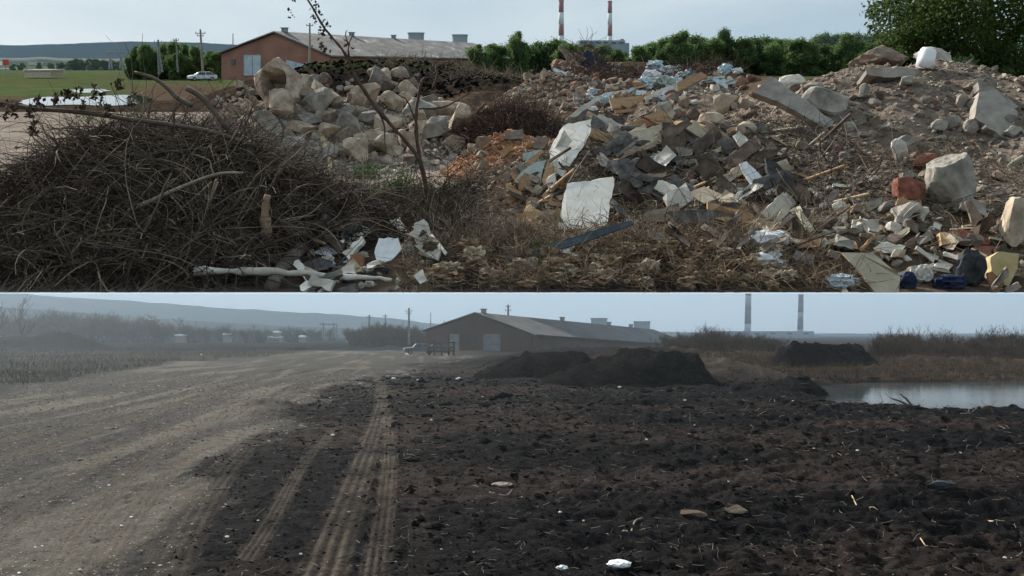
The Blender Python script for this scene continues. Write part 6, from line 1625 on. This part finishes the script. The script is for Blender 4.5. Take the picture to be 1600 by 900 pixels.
big_scraps(34, [(470, 350), (560, 335), (690, 370), (690, 455), (460, 455)], (14, 42), (5, 16), ['white_board', 'felt_grey', 'wood_pale', 'dirty_white', 'wood_dark', 'beige'], 'small torn board or sheet among the litter right of the brush pile', 'broken board', 'torn pieces right of the brush pile', 4201, 'broken_board', back=-.2)
big_scraps(40, [(1180, 330), (1320, 300), (1590, 330), (1590, 455), (1300, 455)], (14, 44), (6, 18), ['wood_grey', 'concrete_grey', 'rock_brown', 'wood_dark', 'beige', 'dirty_white', 'plywood'], 'small slab or board piece at the foot of the gravel mound', 'broken board', 'pieces at the foot of the mound', 4301, 'broken_board')
for i in range(120):
    r = np.random.default_rng(4400 + i); px, py = r.uniform(660, 1240), r.uniform(392, 457); w = r.uniform(14, 40)
    if 870 < px < 960 and py < 400: continue
    cloth(px, py, w, w * r.uniform(.35, .7), 'bark_piece', ['bark_tan', 'bark_tan', 'bark_dark', 'bark_pale'][i % 4], own('torn bark piece', px, py, ['bark_tan', 'bark_tan', 'bark_dark', 'bark_pale'][i % 4], w, (20, 32)), 'bark piece', i + 700, .9, group='bark pieces at the seam', back=-.25)

fibres(3800, lambda r, n: np.column_stack([r.uniform(-3.4, -.7, n), r.uniform(11.5, 16.5, n)]), (.3, 1.3), (.005, .013), M['twig_dark'], 'brushwood', 'dark roots and twigs between the brush pile and the white boards', 21, lift=(0, .16), curl=1.8, up=.05, sag=.4)
fibres(1500, lambda r, n: np.column_stack([r.uniform(1.5, 7.5, n), r.uniform(12.5, 19, n)]), (.3, 1.2), (.005, .014), M['twig_dark'], 'brushwood', 'dark sticks through the middle of the dump', 22, lift=(0, .12), curl=1.2, up=.05, sag=.3)
r_ = np.random.default_rng(55)
xy = brush_xy(r_, 9000); P = np.column_stack([xy, hu(xy[:, 0], xy[:, 1]) + r_.uniform(.0, .42, 9000)])
V, Fc = leafquads(P, .028, 56)
tag(emit(U, 'dead_leaves', V, Fc, M['dead_leaf'], shear=False, clamp=False) if False else emit(U, 'dead_leaves', V, Fc, M['dead_leaf']), 'withered leaves caught in the big brush pile', kind='stuff')
for i in range(22):
    px = r_.uniform(20, 430); py = r_.uniform(200, 400); d = max(10.3, march(px, py) - r_.uniform(.3, .5)); a = r_.uniform(-1.2, .9); ln = r_.uniform(60, 130)
    pts = [(px, py), (px + math.cos(a) * ln * .5, min(448, py + math.sin(a) * ln * .5 + r_.normal() * 6)), (px + math.cos(a) * ln, min(450, py + math.sin(a) * ln))]
    q1, q2 = pts[1], pts[2]
    fk = [[q1, (q1[0] + r_.normal() * 22, min(450, q1[1] + r_.uniform(-30, 30))), (q1[0] + r_.normal() * 34, min(450, q1[1] + r_.uniform(-50, 40)))], [(q1[0] * .5 + q2[0] * .5, q1[1] * .5 + q2[1] * .5), (q2[0] + r_.normal() * 12, min(450, q2[1] + r_.uniform(-30, 20)))]]
    mk = 'twig_mid' if i % 2 else 'wood_dark'
    stick('forked_branch', pts, r_.uniform(2.0, 3.8), mk, own('forked thick branch', px, py, mk), 'branch', d=d, group='forked branches on the brush pile', sides=7, taper=.4, twigs=fk, knob=.006)

scatter_rocks(70, [(1240, 150), (1340, 120), (1520, 135), (1590, 200), (1590, 330), (1440, 300), (1330, 300), (1240, 230)], (12, 32), ['concrete_grey', 'rock_brown', 'concrete_grey'], '', 'rough lump', 'rough lumps on the gravel mound', 39, 'rough_lump', 2, (.45, .8), 12)
big_scraps(26, [(790, 270), (880, 262), (880, 350), (860, 365), (790, 360)], (12, 34), (5, 15), ['plywood', 'orange_clay', 'plywood', 'rock_brown', 'wood_dark'], '', 'splintered board', 'splintered boards left of the white board', 4501, 'splintered_board')
big_scraps(40, [(960, 320), (1100, 330), (1260, 330), (1250, 385), (1000, 385)], (14, 46), (4, 14), ['wood_grey', 'wood_dark', 'rock_brown', 'beige', 'felt_grey'], '', 'low board', 'low boards above the dry roots', 4601, 'low_board', back=-.18)
for i in range(80):
    px = r_.uniform(700, 1320); py = r_.uniform(190, 400)
    if 868 < px < 962 and 270 < py < 368: continue
    a = r_.uniform(-1.0, 1.0); ln = r_.uniform(30, 90); mk = ['wood_grey', 'wood_dark', 'wood_pale', 'wood_dark', 'plywood'][i % 5]
    pts = [(px, py), (px + math.cos(a) * ln * .5, min(450, py - math.sin(a) * ln * .35)), (px + math.cos(a) * ln, min(450, py - math.sin(a) * ln * .7))]
    stick('splintered_lath', pts, r_.uniform(1.4, 3.2), mk, own('long splintered lath', px, py, mk), 'lath', d=max(10.1, march(px, py) - .12), group='splintered laths in the dump', sides=4, taper=.8)

# things of different groups must not share one label
_seen = {}
for o in COL.objects:
    lb = o.get("label")
    if not lb or o.parent is not None: continue
    q = _seen.setdefault(lb, o)
    if q is not o and q.get("group") != o.get("group"):
        o["label"] = lb.replace(" board", " plank piece", 1) if " board" in lb else lb + " at the edge"
